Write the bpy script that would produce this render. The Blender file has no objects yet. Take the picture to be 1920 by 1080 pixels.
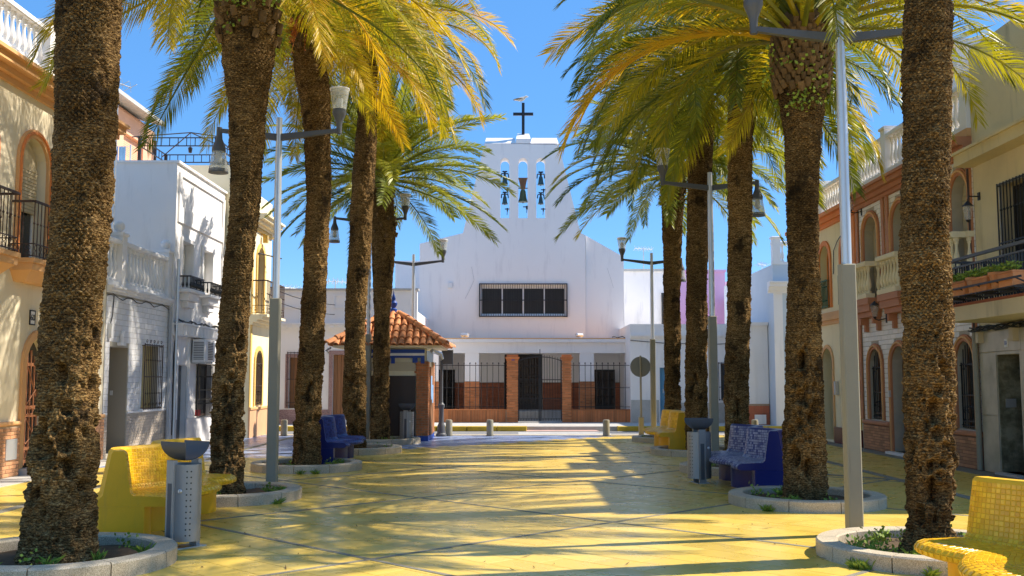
import bpy, bmesh, math, random
import numpy as np
from mathutils import Vector, Matrix
from mathutils.geometry import tessellate_polygon, delaunay_2d_cdt

R = math.radians
random.seed(7)
scene = bpy.context.scene
COL = scene.collection

# ------------------------------------------------------------------ camera, world, sun, exposure
FPX, HORIZON, EYE = 1900.0, 715.0, 1.6          # focal length in photo pixels, horizon row, eye height
PITCH = math.atan((HORIZON - 540) / FPX)
cam = bpy.data.cameras.new('camera')
cam.sensor_width = 36.0
cam.lens = FPX / 1920 * 36
cam.clip_start, cam.clip_end = 0.1, 3000
camo = bpy.data.objects.new('camera', cam)
COL.objects.link(camo)
camo.location = (0, 0, EYE)
camo.rotation_euler = (R(90) + PITCH, 0, 0)
scene.camera = camo

SUN_EL, SUN_AZ = R(46), R(76)                    # azimuth from +Y towards +X
world = bpy.data.worlds.new('World')
scene.world = world
world.use_nodes = True
wn = world.node_tree
wn.nodes.clear()
sky = wn.nodes.new('ShaderNodeTexSky')
sky.sky_type = 'NISHITA'
sky.sun_disc = False
sky.sun_elevation, sky.sun_rotation = SUN_EL, SUN_AZ
sky.altitude, sky.air_density, sky.dust_density, sky.ozone_density = 0, 0.75, 0.0, 4.0
hs = wn.nodes.new('ShaderNodeHueSaturation')
hs.inputs['Saturation'].default_value = 1.22
hs.inputs['Hue'].default_value = 0.505
bg = wn.nodes.new('ShaderNodeBackground')
bg.inputs['Strength'].default_value = 0.14
wo = wn.nodes.new('ShaderNodeOutputWorld')
wn.links.new(sky.outputs[0], hs.inputs['Color'])
flat = wn.nodes.new('ShaderNodeMix')                # evens the sky out towards one clear blue
flat.data_type = 'RGBA'
flat.inputs['Factor'].default_value = 0.6
flat.inputs[7].default_value = (0.60, 1.62, 3.25, 1)
wn.links.new(hs.outputs[0], flat.inputs[6])
wn.links.new(flat.outputs[2], bg.inputs[0])
wn.links.new(bg.outputs[0], wo.inputs[0])

sun = bpy.data.lights.new('sun', 'SUN')
sun.energy, sun.angle, sun.color = 4.2, R(0.53), (1.0, 0.90, 0.76)
suno = bpy.data.objects.new('sun', sun)
COL.objects.link(suno)
to_sun = Vector((math.cos(SUN_EL) * math.sin(SUN_AZ), math.cos(SUN_EL) * math.cos(SUN_AZ), math.sin(SUN_EL)))
suno.rotation_euler = to_sun.to_track_quat('Z', 'Y').to_euler()
suno.location = to_sun * 60

vs = scene.view_settings
vs.view_transform, vs.look, vs.gamma, vs.use_curve_mapping = 'Standard', 'None', 1.0, False
vs.exposure = 1.0
scene.cycles.use_denoising = True
scene.cycles.max_bounces = 8
scene.cycles.diffuse_bounces = 4
scene.cycles.glossy_bounces = 3
scene.cycles.transparent_max_bounces = 12
scene.cycles.sample_clamp_indirect = 6.0

# ------------------------------------------------------------------ helpers
def ray(px, py):
    u, v = (px - 960) / FPX, (py - 540) / FPX
    return u, math.cos(PITCH) + v * math.sin(PITCH), math.sin(PITCH) - v * math.cos(PITCH)

def at(px, py, Y):
    """the point at depth Y that the photo shows at this pixel"""
    a, b, c = ray(px, py)
    return Vector((a * Y / b, Y, EYE + c * Y / b))

WM = {}                                           # world matrices by object name

def tag(o, label, cat, group=None):
    o['label'] = label
    o['category'] = cat
    if group:
        o['group'] = group
    return o

def thing(name, label, cat, loc=(0, 0, 0), rotz=0.0, group=None):
    o = bpy.data.objects.new(name, None)
    o.empty_display_size = 0.2
    COL.objects.link(o)
    o.location = loc
    o.rotation_euler = (0, 0, rotz)
    WM[o.name] = Matrix.Translation(loc) @ Matrix.Rotation(rotz, 4, 'Z')
    return tag(o, label, cat, group)

def link(name, mesh, parent=None, m=None):
    o = bpy.data.objects.new(name, mesh)
    COL.objects.link(o)
    m = m if m is not None else Matrix.Identity(4)
    if parent is not None:
        o.parent = parent
        WM[o.name] = WM[parent.name] @ m
    else:
        WM[o.name] = m.copy()
    o.matrix_basis = m
    return o

class MB:
    """collects shapes; build() links them as one mesh object"""
    def __init__(s):
        s.v, s.f = [], []
    def add(s, vs, fs):
        n = len(s.v)
        s.v += [tuple(p) for p in vs]
        s.f += [tuple(i + n for i in f) for f in fs]
        return s
    def box(s, x0, x1, y0, y1, z0, z1):
        if x0 > x1: x0, x1 = x1, x0
        if y0 > y1: y0, y1 = y1, y0
        v = [(x0, y0, z0), (x1, y0, z0), (x1, y1, z0), (x0, y1, z0), (x0, y0, z1), (x1, y0, z1), (x1, y1, z1), (x0, y1, z1)]
        return s.add(v, [(0, 3, 2, 1), (4, 5, 6, 7), (0, 1, 5, 4), (1, 2, 6, 5), (2, 3, 7, 6), (3, 0, 4, 7)])
    def cbox(s, x0, x1, y0, y1, z0, z1, c=0.01):
        """box with chamfered edges on its -y face"""
        v = [(x0 + c, y0, z0 + c), (x1 - c, y0, z0 + c), (x1 - c, y0, z1 - c), (x0 + c, y0, z1 - c),
             (x0, y0 + c, z0), (x1, y0 + c, z0), (x1, y0 + c, z1), (x0, y0 + c, z1),
             (x0, y1, z0), (x1, y1, z0), (x1, y1, z1), (x0, y1, z1)]
        f = [(0, 1, 2, 3), (8, 11, 10, 9)]
        for i in range(4):
            j = (i + 1) % 4
            f += [(i + 4, j + 4, j, i), (i + 8, j + 8, j + 4, i + 4)]
        return s.add(v, f)
    def prism(s, poly, y0, y1, holes=()):
        """polygon in (x, z) with holes, from y0 (front, seen from -y) to y1"""
        def area(p):
            return sum(p[i][0] * p[(i + 1) % len(p)][1] - p[(i + 1) % len(p)][0] * p[i][1] for i in range(len(p)))
        loops = [list(poly) if area(poly) > 0 else list(poly)[::-1]]
        loops += [list(h)[::-1] if area(h) > 0 else list(h) for h in holes]
        flat = [p for l in loops for p in l]
        n = len(flat)
        edges, k = [], 0
        for l in loops:
            edges += [(k + i, k + (i + 1) % len(l)) for i in range(len(l))]
            k += len(l)
        def inside(p, l):
            c = False
            for i in range(len(l)):
                (x0, z0), (x1, z1) = l[i], l[i - 1]
                if (z0 > p[1]) != (z1 > p[1]) and p[0] < (x1 - x0) * (p[1] - z0) / (z1 - z0) + x0:
                    c = not c
            return c
        cv, _, cf = delaunay_2d_cdt([Vector(p) for p in flat], edges, [], 0, 1e-6)[:3]
        v, f = [(x, y0, z) for x, z in flat] + [(x, y1, z) for x, z in flat], []
        m0 = len(v)
        v += [(p[0], y0, p[1]) for p in cv] + [(p[0], y1, p[1]) for p in cv]
        mc = len(cv)
        for t in cf:
            a, b, c = [cv[i] for i in t[:3]]
            g_ = ((a[0] + b[0] + c[0]) / 3, (a[1] + b[1] + c[1]) / 3)
            if not inside(g_, loops[0]) or any(inside(g_, l) for l in loops[1:]):
                continue
            if (b[0] - a[0]) * (c[1] - a[1]) - (c[0] - a[0]) * (b[1] - a[1]) < 0:
                t = t[::-1]
            f.append(tuple(i + m0 for i in t))
            f.append(tuple(i + m0 + mc for i in t[::-1]))
        k = 0
        for l in loops:
            m = len(l)
            for i in range(m):
                j = (i + 1) % m
                f.append((k + j, k + i, k + i + n, k + j + n))
            k += m
        return s.add(v, f)
    def slab(s, poly, z0, z1, holes=()):
        """polygon in (x, y), from z0 up to z1"""
        t = MB().prism([(x, -y) for x, y in poly], -z1, -z0, [[(x, -y) for x, y in h] for h in holes])
        return s.add([(x, -z, -y) for x, y, z in t.v], t.f)
    def tube(s, pts, r, n=8, caps=True):
        pts = [Vector(p) for p in pts]
        rs = r if isinstance(r, (list, tuple)) else [r] * len(pts)
        v, f = [], []
        up = None
        for i, p in enumerate(pts):
            t = (pts[min(i + 1, len(pts) - 1)] - pts[max(i - 1, 0)]).normalized()
            if up is None:
                up = Vector((0, 0, 1)) if abs(t.z) < .9 else Vector((1, 0, 0))
            a = t.cross(up).normalized()
            b = a.cross(t)
            up = b
            for k in range(n):
                g = 2 * math.pi * k / n
                v.append(p + (a * math.cos(g) + b * math.sin(g)) * rs[i])
        for i in range(len(pts) - 1):
            for k in range(n):
                j = (k + 1) % n
                f.append((i * n + j, i * n + k, (i + 1) * n + k, (i + 1) * n + j))
        if caps:
            f.append(tuple(range(n)))
            f.append(tuple(range((len(pts) - 1) * n, len(pts) * n))[::-1])
        return s.add(v, f)
    def lathe(s, prof, n=16, c=(0, 0), sx=1, sy=1, a0=0, a1=None):
        """profile of (r, z) turned about the vertical through c"""
        full = a1 is None
        a1 = 2 * math.pi if full else a1
        m = n if full else n + 1
        v, f = [], []
        for r, z in prof:
            for k in range(m):
                g = a0 + (a1 - a0) * k / n
                v.append((c[0] + r * sx * math.cos(g), c[1] + r * sy * math.sin(g), z))
        for i in range(len(prof) - 1):
            for k in range(n):
                j = (k + 1) % m
                f.append((i * m + k, i * m + j, (i + 1) * m + j, (i + 1) * m + k))
        if full:
            if prof[0][0] > 1e-5: f.append(tuple(range(m))[::-1])
            if prof[-1][0] > 1e-5: f.append(tuple(range((len(prof) - 1) * m, len(prof) * m)))
        return s.add(v, f)
    def xf(s, m):
        s.v = [tuple(m @ Vector(p)) for p in s.v]
        return s
    def join(s, o, m=None):
        return s.add([m @ Vector(p) for p in o.v] if m is not None else o.v, o.f)
    def mesh(s, name, mat, smooth=None):
        me = bpy.data.meshes.new(name)
        me.from_pydata(s.v, [], s.f)
        if mat is not None:
            me.materials.append(mat)
        if smooth is not None:
            me.polygons.foreach_set('use_smooth', [True] * len(me.polygons))
            me.set_sharp_from_angle(angle=R(smooth))
        me.update()
        return me
    def build(s, name, mat, parent=None, smooth=None, m=None):
        return link(name, s.mesh(name, mat, smooth), parent, m)

def struct(o):
    o['kind'] = 'structure'
    return o

def stuff(o):
    o['kind'] = 'stuff'
    return o

def T(x, y, z):
    return Matrix.Translation((x, y, z))

def frame(pos, ex, ey, ez, sc=(1, 1, 1)):
    m = Matrix.Identity(4)
    for i, e in enumerate((ex, ey, ez)):
        for j in range(3):
            m[j][i] = e[j] * sc[i]
    m.translation = pos
    return m

def pieces(parent, name, mesh, mats, dim, limit=300, rest=None, minpx=7.5, restmat=None):
    """alike pieces that share a mesh: those that show largest are objects of their own, the rest one joined part"""
    W = WM[parent.name]
    info = []
    for i, m in enumerate(mats):
        p = (W @ m).translation
        if p.y < 0.5:
            s = 0
        else:
            x = 960 + FPX * p.x / p.y
            y = HORIZON - FPX * (p.z - EYE) / p.y
            s = dim * FPX / p.length if (-60 < x < 1980 and -60 < y < 1140) else 0
        info.append((s, i))
    info.sort(reverse=True)
    single = [i for s, i in info if s >= minpx][:limit]
    ss = set(single)
    for i in single:
        link(name, mesh, parent, mats[i])
    others = [i for i in range(len(mats)) if i not in ss]
    if others:
        base = np.array([v.co[:] for v in mesh.vertices])
        faces = [tuple(p.vertices) for p in mesh.polygons]
        vs_, fs_ = [], []
        for k, i in enumerate(others):
            a = np.array(mats[i])
            vs_.append(base @ a[:3, :3].T + a[:3, 3])
            n = k * len(base)
            fs_ += [tuple(q + n for q in f) for f in faces]
        me = bpy.data.meshes.new(rest or name + '_courses')
        me.from_pydata(np.concatenate(vs_).tolist(), [], fs_)
        me.materials.append(mesh.materials[0])
        if mesh.polygons[0].use_smooth:
            me.polygons.foreach_set('use_smooth', [True] * len(me.polygons))
        stuff(link(rest or name + '_courses', me, parent))

# ------------------------------------------------------------------ materials
def srgb(r, g, b):
    f = lambda c: (c / 255 / 12.92) if c / 255 <= .04045 else ((c / 255 + .055) / 1.055) ** 2.4
    return (f(r), f(g), f(b))

class NT:
    def __init__(s, name):
        s.m = bpy.data.materials.new(name)
        s.m.use_nodes = True
        s.t = s.m.node_tree
        s.b = s.t.nodes['Principled BSDF']
        s.out = s.t.nodes['Material Output']
    def n(s, typ, **kw):
        o = s.t.nodes.new(typ)
        for k, v in kw.items():
            setattr(o, k, v)
        return o
    def l(s, a, b):
        s.t.links.new(a, b)
    def pos(s, scale=(1, 1, 1), obj=False):
        g = s.n('ShaderNodeTexCoord').outputs['Object'] if obj else s.n('ShaderNodeNewGeometry').outputs['Position']
        mp = s.n('ShaderNodeMapping')
        mp.inputs['Scale'].default_value = scale
        s.l(g, mp.inputs[0])
        return mp.outputs[0]
    def noise(s, vec, scale, detail=4, rough=.55):
        o = s.n('ShaderNodeTexNoise')
        o.inputs['Scale'].default_value = scale
        o.inputs['Detail'].default_value = detail
        o.inputs['Roughness'].default_value = rough
        s.l(vec, o.inputs['Vector'])
        return o.outputs['Fac']
    def ramp(s, fac, stops):
        o = s.n('ShaderNodeValToRGB')
        e = o.color_ramp.elements
        while len(e) < len(stops):
            e.new(.5)
        for k, (p, c) in zip(e, stops):
            k.position = p
            k.color = tuple(c) + (1,) if len(c) == 3 else c
        s.l(fac, o.inputs[0])
        return o.outputs['Color']
    def mix(s, fac, a, b, mode='MIX'):
        o = s.n('ShaderNodeMix', data_type='RGBA', blend_type=mode)
        for sock, val in ((o.inputs['Factor'], fac), (o.inputs[6], a), (o.inputs[7], b)):
            if hasattr(val, 'links'):
                s.l(val, sock)
            elif isinstance(val, tuple):
                sock.default_value = val + (1,)
            else:
                sock.default_value = val
        return o.outputs[2]
    def math(s, op, a, b=0.0):
        o = s.n('ShaderNodeMath', operation=op)
        for sock, val in ((o.inputs[0], a), (o.inputs[1], b)):
            if hasattr(val, 'links'):
                s.l(val, sock)
            else:
                sock.default_value = val
        return o.outputs[0]
    def rnd(s):
        a = s.n('ShaderNodeObjectInfo').outputs['Random']
        b = s.n('ShaderNodeNewGeometry').outputs['Random Per Island']
        return s.math('FRACT', s.math('ADD', a, b))
    def bump(s, h, strength=.3, dist=.01):
        o = s.n('ShaderNodeBump')
        o.inputs['Strength'].default_value = strength
        o.inputs['Distance'].default_value = dist
        s.l(h, o.inputs['Height'])
        s.l(o.outputs[0], s.b.inputs['Normal'])
    def col(s, c):
        if hasattr(c, 'links'):
            s.l(c, s.b.inputs['Base Color'])
        else:
            s.b.inputs['Base Color'].default_value = tuple(c) + (1,)
    def set(s, rough=.6, metal=0, spec=.5):
        s.b.inputs['Roughness'].default_value = rough
        s.b.inputs['Metallic'].default_value = metal
        s.b.inputs['Specular IOR Level'].default_value = spec

def mul(c, k):
    return tuple(min(1, x * k) for x in c)

def M(name, c, rough=.6, var=.12, scale=1.2, bump=.0, bscale=60, metal=0, objvar=0, spec=.4, stain=None, stretch=(1, 1, 1)):
    """base colour with two scales of mottling, grain, variation from piece to piece and stains with a shape of their own"""
    t = NT(name)
    t.set(rough, metal, spec)
    p = t.pos(stretch)
    n1 = t.noise(p, scale, 5)
    c1 = t.ramp(n1, [(.3, mul(c, 1 - var)), (.7, mul(c, 1 + var))])
    n2 = t.noise(t.pos((1, 1, 1)), bscale, 3)
    c1 = t.mix(.35 * min(1, var * 5), c1, t.ramp(n2, [(.3, mul(c, 1 - var * 1.5)), (.7, mul(c, 1 + var))]))
    if objvar:
        c1 = t.mix(1.0, c1, t.ramp(t.rnd(), [(0, (1 - objvar,) * 3), (1, (1 + objvar * .5, 1 + objvar * .4, 1 + objvar * .3))]), 'MULTIPLY')
    if stain:
        n3 = t.noise(t.pos((1.5, 1.5, .25)), 2.2, 6, .65)
        f = t.ramp(n3, [(.55, (0, 0, 0)), (.75, (.55, .55, .55))])
        c1 = t.mix(f, c1, stain)
    t.col(c1)
    if bump:
        t.bump(n2, bump, .006)
    return t.m

WHITE = M('white_render', (.84, .82, .80), .75, .03, .8, .15, 50, stain=(.60, .59, .58))
WHITE2 = M('white_painted_wall', (.82, .80, .78), .7, .05, .6, .12, 40, stain=(.50, .50, .52))
CHURCHW = M('church_whitewash', (.85, .82, .80), .7, .035, .35, .1, 45, stain=(.64, .61, .61))
WTILE = M('white_glazed_tile', (.80, .80, .80), .25, .03, 3, 0, 60, objvar=.06, spec=.5)
WBRICK = M('white_glazed_brick', (.86, .83, .79), .3, .05, 3, .1, 60, objvar=.10)
GROUT = M('grout', (.46, .42, .34), .9, .1, 5)
CREAM = M('cream_render', (.80, .70, .50), .75, .05, .8, .12, 50, stain=(.62, .52, .36))
CREAM2 = M('yellow_cream_render', (.86, .75, .50), .75, .05, .8, .12, 50, stain=(.6, .5, .3))
GREYCREAM = M('grey_cream_render', (.70, .59, .36), .8, .10, 1.2, .2, 60, stain=(.28, .24, .16))
OCHRE = M('ochre_trim', (.75, .50, .15), .7, .06)
TAN = M('tan_trim', (.72, .40, .17), .7, .07, 2, .1)
ORANGE = M('orange_trim', (.78, .26, .07), .7, .07, 2, .1)
BROWN = M('brown_trim', (.50, .21, .10), .65, .07, 2, .1)
BRICK = M('red_brick', (.54, .20, .075), .8, .12, 4, .3, 120, objvar=.3)
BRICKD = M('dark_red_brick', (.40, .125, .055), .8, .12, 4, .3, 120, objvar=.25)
BRICKT = M('tan_brick', (.52, .27, .14), .8, .12, 4, .3, 120, objvar=.3)
MORTAR = M('mortar', (.40, .29, .19), .9, .15, 8, .3)
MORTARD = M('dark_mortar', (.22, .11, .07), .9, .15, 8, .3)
TERRA = M('terracotta', (.68, .28, .11), .75, .15, 6, .3, 80, objvar=.28, stain=(.50, .36, .24))
IRON = M('black_iron', (.018, .018, .02), .45, .1, 5)
IRONB = M('brown_iron', (.06, .035, .025), .5, .1, 5)
GREY = M('grey_painted_steel', (.28, .26, .19), .55, .06, 3, 0, 40, spec=.5)
GREYD = M('dark_grey_steel', (.085, .09, .10), .45, .06, 3)
STEEL = M('brushed_steel', (.34, .335, .32), .45, .07, 2, .05, 200, metal=.5, stretch=(6, 6, .6))
ALU = M('galvanised_steel', (.62, .63, .63), .35, .06, 2, metal=.6)
GREYT = M('grey_trim', (.40, .41, .42), .7, .06)
WOODB = M('brown_wood', (.26, .12, .05), .55, .18, 2, .2, 80, stretch=(8, 8, .6))
DARKB = M('dark_brown_metal', (.055, .032, .02), .4, .12, 1.5)
DARKDOOR = M('dark_door', (.018, .013, .010), .45, .2, 3)
BLUEP = M('blue_paint', (.015, .06, .32), .45, .1, 3)
BLUED = M('blue_door_paint', (.10, .27, .42), .5, .08, 2)
GREENP = M('green_paint', (.02, .10, .04), .5, .1)
BEIGE = M('beige_paint', (.55, .46, .30), .6, .05)
BEIGED = M('warm_grey_paint', (.38, .33, .25), .6, .04)
STONE = M('grey_stone', (.46, .45, .42), .8, .12, 3, .3, 160)
SOIL = M('soil', (.10, .065, .035), .95, .4, 9, .8, 90)
LILAC = M('lilac_render', (.66, .40, .60), .8, .05, .5)
PINKB = M('pink_brick_render', (.72, .42, .28), .8, .05, 2)
BURG = M('burgundy_plinth', (.11, .018, .022), .35, .1, 2)
REDT = M('red_tile', (.45, .13, .06), .6, .12, 4, objvar=.2)
MARBLE = None
CURTAIN = M('curtain', (.35, .36, .30), .8, .2, 2, stretch=(14, 14, .3))
BELLM = M('bell_bronze', (.06, .12, .13), .5, .25, 9, metal=.3)
BELLG = M('old_bronze_green', (.11, .14, .07), .55, .35, 7, metal=.2)
PLASTW = M('white_plastic', (.75, .75, .74), .4, .02)
FRUIT = M('orange_fruit_stalk', (.55, .17, .025), .6, .25, 8, objvar=.3)
BOOT = M('palm_leaf_base', (.15, .09, .035), .85, .35, 8, .5, 60, objvar=.4)
WEED = M('weed_leaf', (.24, .34, .035), .6, .3, 6, objvar=.4)
YELLOWK = M('yellow_kerb_paint', (.55, .38, .03), .6, .25, 2, .3, 60, stain=(.22, .18, .09))

def _glass():
    t = NT('window_glass')
    t.set(.06, 0, .6)
    n = t.noise(t.pos(), .8, 2)
    t.col(t.ramp(n, [(.3, (.012, .014, .016)), (.7, (.05, .055, .06))]))
    return t.m
GLASS = _glass()

def _clear():
    t = NT('lantern_glass')
    tr = t.n('ShaderNodeBsdfTransparent')
    tr.inputs[0].default_value = (.92, .93, .92, 1)
    t.set(.12, 0, .6)
    t.b.inputs['Base Color'].default_value = (.75, .76, .74, 1)
    mx = t.n('ShaderNodeMixShader')
    mx.inputs[0].default_value = .24
    t.l(tr.outputs[0], mx.inputs[1])
    t.l(t.b.outputs[0], mx.inputs[2])
    t.l(mx.outputs[0], t.out.inputs[0])
    return t.m
CLEAR = _clear()

def _marble():
    t = NT('veined_marble')
    t.set(.3, 0, .5)
    w = t.n('ShaderNodeTexWave')
    w.inputs['Scale'].default_value = 1.1
    w.inputs['Distortion'].default_value = 9
    w.inputs['Detail'].default_value = 5
    t.l(t.pos((1, 1.2, .8)), w.inputs['Vector'])
    t.col(t.mix(.7, t.ramp(w.outputs['Fac'], [(.0, (.20, .18, .13)), (.25, (.46, .41, .30)), (1, (.56, .50, .38))]),
                t.ramp(t.noise(t.pos(), 2.5, 6), [(.3, (.30, .27, .18)), (.7, (.58, .52, .40))])))
    return t.m
MARBLE = _marble()

def _marble2():
    t = NT('dark_green_marble')
    t.set(.25, 0, .5)
    t.col(t.ramp(t.noise(t.pos((1, 2.4, 1.1)), 3.2, 7, .65), [(.3, (.05, .05, .03)), (.5, (.20, .18, .11)), (.62, (.36, .33, .22))]))
    return t.m
MARBLE2 = _marble2()

def _granite(name, a, b, scale=220):
    t = NT(name)
    t.set(.75, 0, .4)
    n = t.noise(t.pos(), scale, 2)
    m = t.noise(t.pos(), 2.0, 5)
    t.col(t.mix(1.0, t.ramp(n, [(.35, a), (.65, b)]), t.ramp(m, [(.3, (.78, .77, .74)), (.7, (1.05, 1.04, 1.0))]), 'MULTIPLY'))
    t.bump(n, .3, .004)
    return t.m
GRANITE = _granite('granite_kerb', (.34, .28, .20), (.70, .61, .46), 130)
GRANITE_D = _granite('dark_granite', (.17, .155, .12), (.33, .31, .25), 120)
GRANITE_P = _granite('pink_granite', (.20, .11, .11), (.52, .36, .35), 60)
TERRAZZO = _granite('terrazzo', (.33, .33, .33), (.62, .62, .60), 80)

def _asphalt():
    t = NT('asphalt')
    t.set(.85, 0, .35)
    n = t.noise(t.pos(), 140, 3)
    m = t.noise(t.pos((.6, 2, 1)), 1.3, 5)
    t.col(t.mix(1.0, t.ramp(n, [(.3, (.16, .16, .165)), (.7, (.30, .30, .30))]), t.ramp(m, [(.3, (.75, .75, .75)), (.7, (1.1, 1.1, 1.1))]), 'MULTIPLY'))
    t.bump(n, .4, .005)
    return t.m
ASPHALT = _asphalt()

def _paver(name, c, c2, stain):
    t = NT(name)
    r = t.rnd()
    a = t.ramp(r, [(0, mul(c, .84)), (.12, mul(c, .97)), (.6, mul(c, 1.07)), (1, c2)])
    n = t.noise(t.pos(), .9, 6, .6)
    a = t.mix(t.ramp(n, [(.45, (0, 0, 0)), (.8, (.45, .45, .45))]), a, stain)
    g = t.noise(t.pos(), 14, 5, .7)
    a = t.mix(t.ramp(g, [(.60, (0, 0, 0)), (.82, (.5, .5, .5))]), a, mul(stain, .6))
    sp = t.n('ShaderNodeTexVoronoi')
    sp.inputs['Scale'].default_value = 2.3
    t.l(t.pos((1, 1, 0)), sp.inputs['Vector'])
    a = t.mix(t.ramp(sp.outputs['Distance'], [(.02, (.75, .75, .75)), (.035, (0, 0, 0))]), a, (.06, .05, .03))
    t.col(a)
    rr = t.ramp(t.noise(t.pos(), 3, 4), [(.3, (.22,) * 3), (.75, (.42,) * 3)])
    t.l(rr, t.b.inputs['Roughness'])
    t.b.inputs['Specular IOR Level'].default_value = .6
    t.bump(t.noise(t.pos((.4, 1.0, 1)), 6, 3), .10, .01)
    return t.m
PAVE_Y = _paver('yellow_paving', (.72, .50, .085), (.78, .57, .12), (.64, .46, .11))
PAVE_B = _paver('blue_paving', (.20, .27, .46), (.28, .36, .54), (.38, .43, .54))

def _mosaic(name, c, c2, worn):
    t = NT(name)
    a = t.ramp(t.rnd(), [(0, c), (.7, c2), (1, mul(c2, 1.15))])
    n = t.noise(t.pos(), 3.2, 6, .65)
    a = t.mix(t.ramp(n, [(.68, (0, 0, 0)), (.74, (.8, .8, .8))]), a, worn)
    t.col(a)
    t.set(.3, 0, .5)
    return t.m
MOS_Y = _mosaic('yellow_mosaic', (.74, .38, .006), (.92, .52, .015), (.52, .46, .33))
MOS_B = _mosaic('blue_mosaic', (.012, .02, .12), (.03, .06, .26), (.35, .36, .45))
PAINT_Y = M('yellow_concrete_paint', (.84, .46, .012), .5, .10, 2.5, .25, 70, stain=(.40, .25, .06))
PAINT_B = M('blue_concrete_paint', (.012, .018, .13), .35, .1, 1.5, .1, 70)

def _trunk():
    t = NT('palm_trunk_bark')
    t.set(.9, 0, .15)
    n1 = t.noise(t.pos((1, 1, 5)), 5, 6, .65)
    n2 = t.noise(t.pos((1.2, 1.2, 2.6)), 26, 5, .7)
    big = t.noise(t.pos((1, 1, .7)), 1.3, 4)
    a = t.ramp(n1, [(.34, (.045, .025, .009)), (.5, (.27, .16, .058)), (.68, (.62, .43, .20))])
    b = t.ramp(n2, [(.38, (.014, .008, .003)), (.52, (.30, .18, .066)), (.64, (.78, .56, .27))])
    c = t.mix(.6, a, b)
    wv = t.n('ShaderNodeTexWave', wave_type='BANDS', bands_direction='Z')
    wv.inputs['Scale'].default_value = 11.0
    wv.inputs['Distortion'].default_value = 9.0
    wv.inputs['Detail'].default_value = 3
    wv.inputs['Detail Scale'].default_value = 2.4
    t.l(t.pos(), wv.inputs['Vector'])
    c = t.mix(1.0, c, t.ramp(wv.outputs['Fac'], [(.05, (.50, .47, .44)), (.45, (1.0, 1.0, 1.0)), (1, (1.2, 1.18, 1.12))]), 'MULTIPLY')
    c = t.mix(1.0, c, t.ramp(big, [(.3, (.42, .39, .34)), (.52, (.95, .92, .86)), (.72, (1.3, 1.24, 1.1))]), 'MULTIPLY')
    soot = t.ramp(t.noise(t.pos((1, 1, .8)), 2.6, 7, .68), [(.56, (0, 0, 0)), (.64, (.85, .85, .85))])
    c = t.mix(soot, c, (.030, .020, .010))
    t.col(c)
    t.bump(t.math('ADD', t.math('MULTIPLY', wv.outputs['Fac'], .25), t.math('ADD', n2, t.math('MULTIPLY', n1, .5))), 1.0, .05)
    return t.m
BARK = _trunk()

def _leaf(name, stops, trans):
    t = NT(name)
    r = t.n('ShaderNodeObjectInfo').outputs['Random']
    n = t.noise(t.pos(), 1.6, 3)
    k = t.math('ADD', t.math('MULTIPLY', r, .7), t.math('MULTIPLY', t.math('SUBTRACT', n, .5), .9))
    isl = t.n('ShaderNodeNewGeometry').outputs['Random Per Island']
    k = t.math('ADD', k, t.math('MULTIPLY', t.math('SUBTRACT', isl, .3), .25))
    c = t.ramp(k, stops)
    t.col(c)
    t.set(.42, 0, .45)
    tl = t.n('ShaderNodeBsdfTranslucent')
    t.l(t.mix(1.0, c, (1.25, 1.15, .45), 'MULTIPLY'), tl.inputs[0])
    mx = t.n('ShaderNodeMixShader')
    mx.inputs[0].default_value = trans
    t.l(t.b.outputs[0], mx.inputs[1])
    t.l(tl.outputs[0], mx.inputs[2])
    t.l(mx.outputs[0], t.out.inputs[0])
    return t.m
LEAF_GOLD = _leaf('golden_palm_leaf', [(.05, (.24, .23, .02)), (.35, (.48, .38, .022)), (.65, (.60, .43, .025)), (.95, (.62, .36, .025))], .45)
LEAF_MID = _leaf('yellow_green_palm_leaf', [(.05, (.13, .17, .018)), (.35, (.30, .30, .022)), (.7, (.50, .42, .025)), (.95, (.62, .42, .025))], .45)
LEAF_GREEN = _leaf('green_palm_leaf', [(.05, (.12, .16, .022)), (.4, (.27, .31, .035)), (.75, (.46, .46, .05)), (.95, (.60, .54, .08))], .4)

def arc_top(x0, x1, z0, zs, rise, n=10):
    """opening outline: straight to zs, then an arch of the given rise (0 = flat)"""
    if rise <= 0:
        return [(x0, z0), (x1, z0), (x1, zs), (x0, zs)]
    c, a = (x0 + x1) / 2, (x1 - x0) / 2
    return [(x0, z0), (x1, z0)] + [(c + a * math.cos(math.pi * k / n), zs + rise * math.sin(math.pi * k / n)) for k in range(n + 1)]

def arc_band(x0, x1, z0, zs, rise, w, n=10):
    """surround of an opening, open at its foot"""
    if rise <= 0:
        return [(x0, z0), (x0, zs), (x1, zs), (x1, z0), (x1 + w, z0), (x1 + w, zs + w), (x0 - w, zs + w), (x0 - w, z0)]
    c, a = (x0 + x1) / 2, (x1 - x0) / 2
    inn = [(c - a * math.cos(math.pi * k / n), zs + rise * math.sin(math.pi * k / n)) for k in range(n + 1)]
    out = [(c + (a + w) * math.cos(math.pi * k / n), zs + (rise + w) * math.sin(math.pi * k / n)) for k in range(n + 1)]
    return [(x0, z0)] + inn + [(x1, z0), (x1 + w, z0)] + out + [(x0 - w, z0)]

def text_mesh(s, size, mat, depth=.004):
    cu = bpy.data.curves.new('lettering', 'FONT')
    cu.body, cu.size, cu.extrude, cu.align_x, cu.align_y = s, size, depth, 'CENTER', 'CENTER'
    o = bpy.data.objects.new('lettering', cu)
    COL.objects.link(o)
    dg = bpy.context.evaluated_depsgraph_get()
    me = bpy.data.meshes.new_from_object(o.evaluated_get(dg))
    bpy.data.objects.remove(o)
    bpy.data.curves.remove(cu)
    me.materials.clear()
    me.materials.append(mat)
    return me

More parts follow.
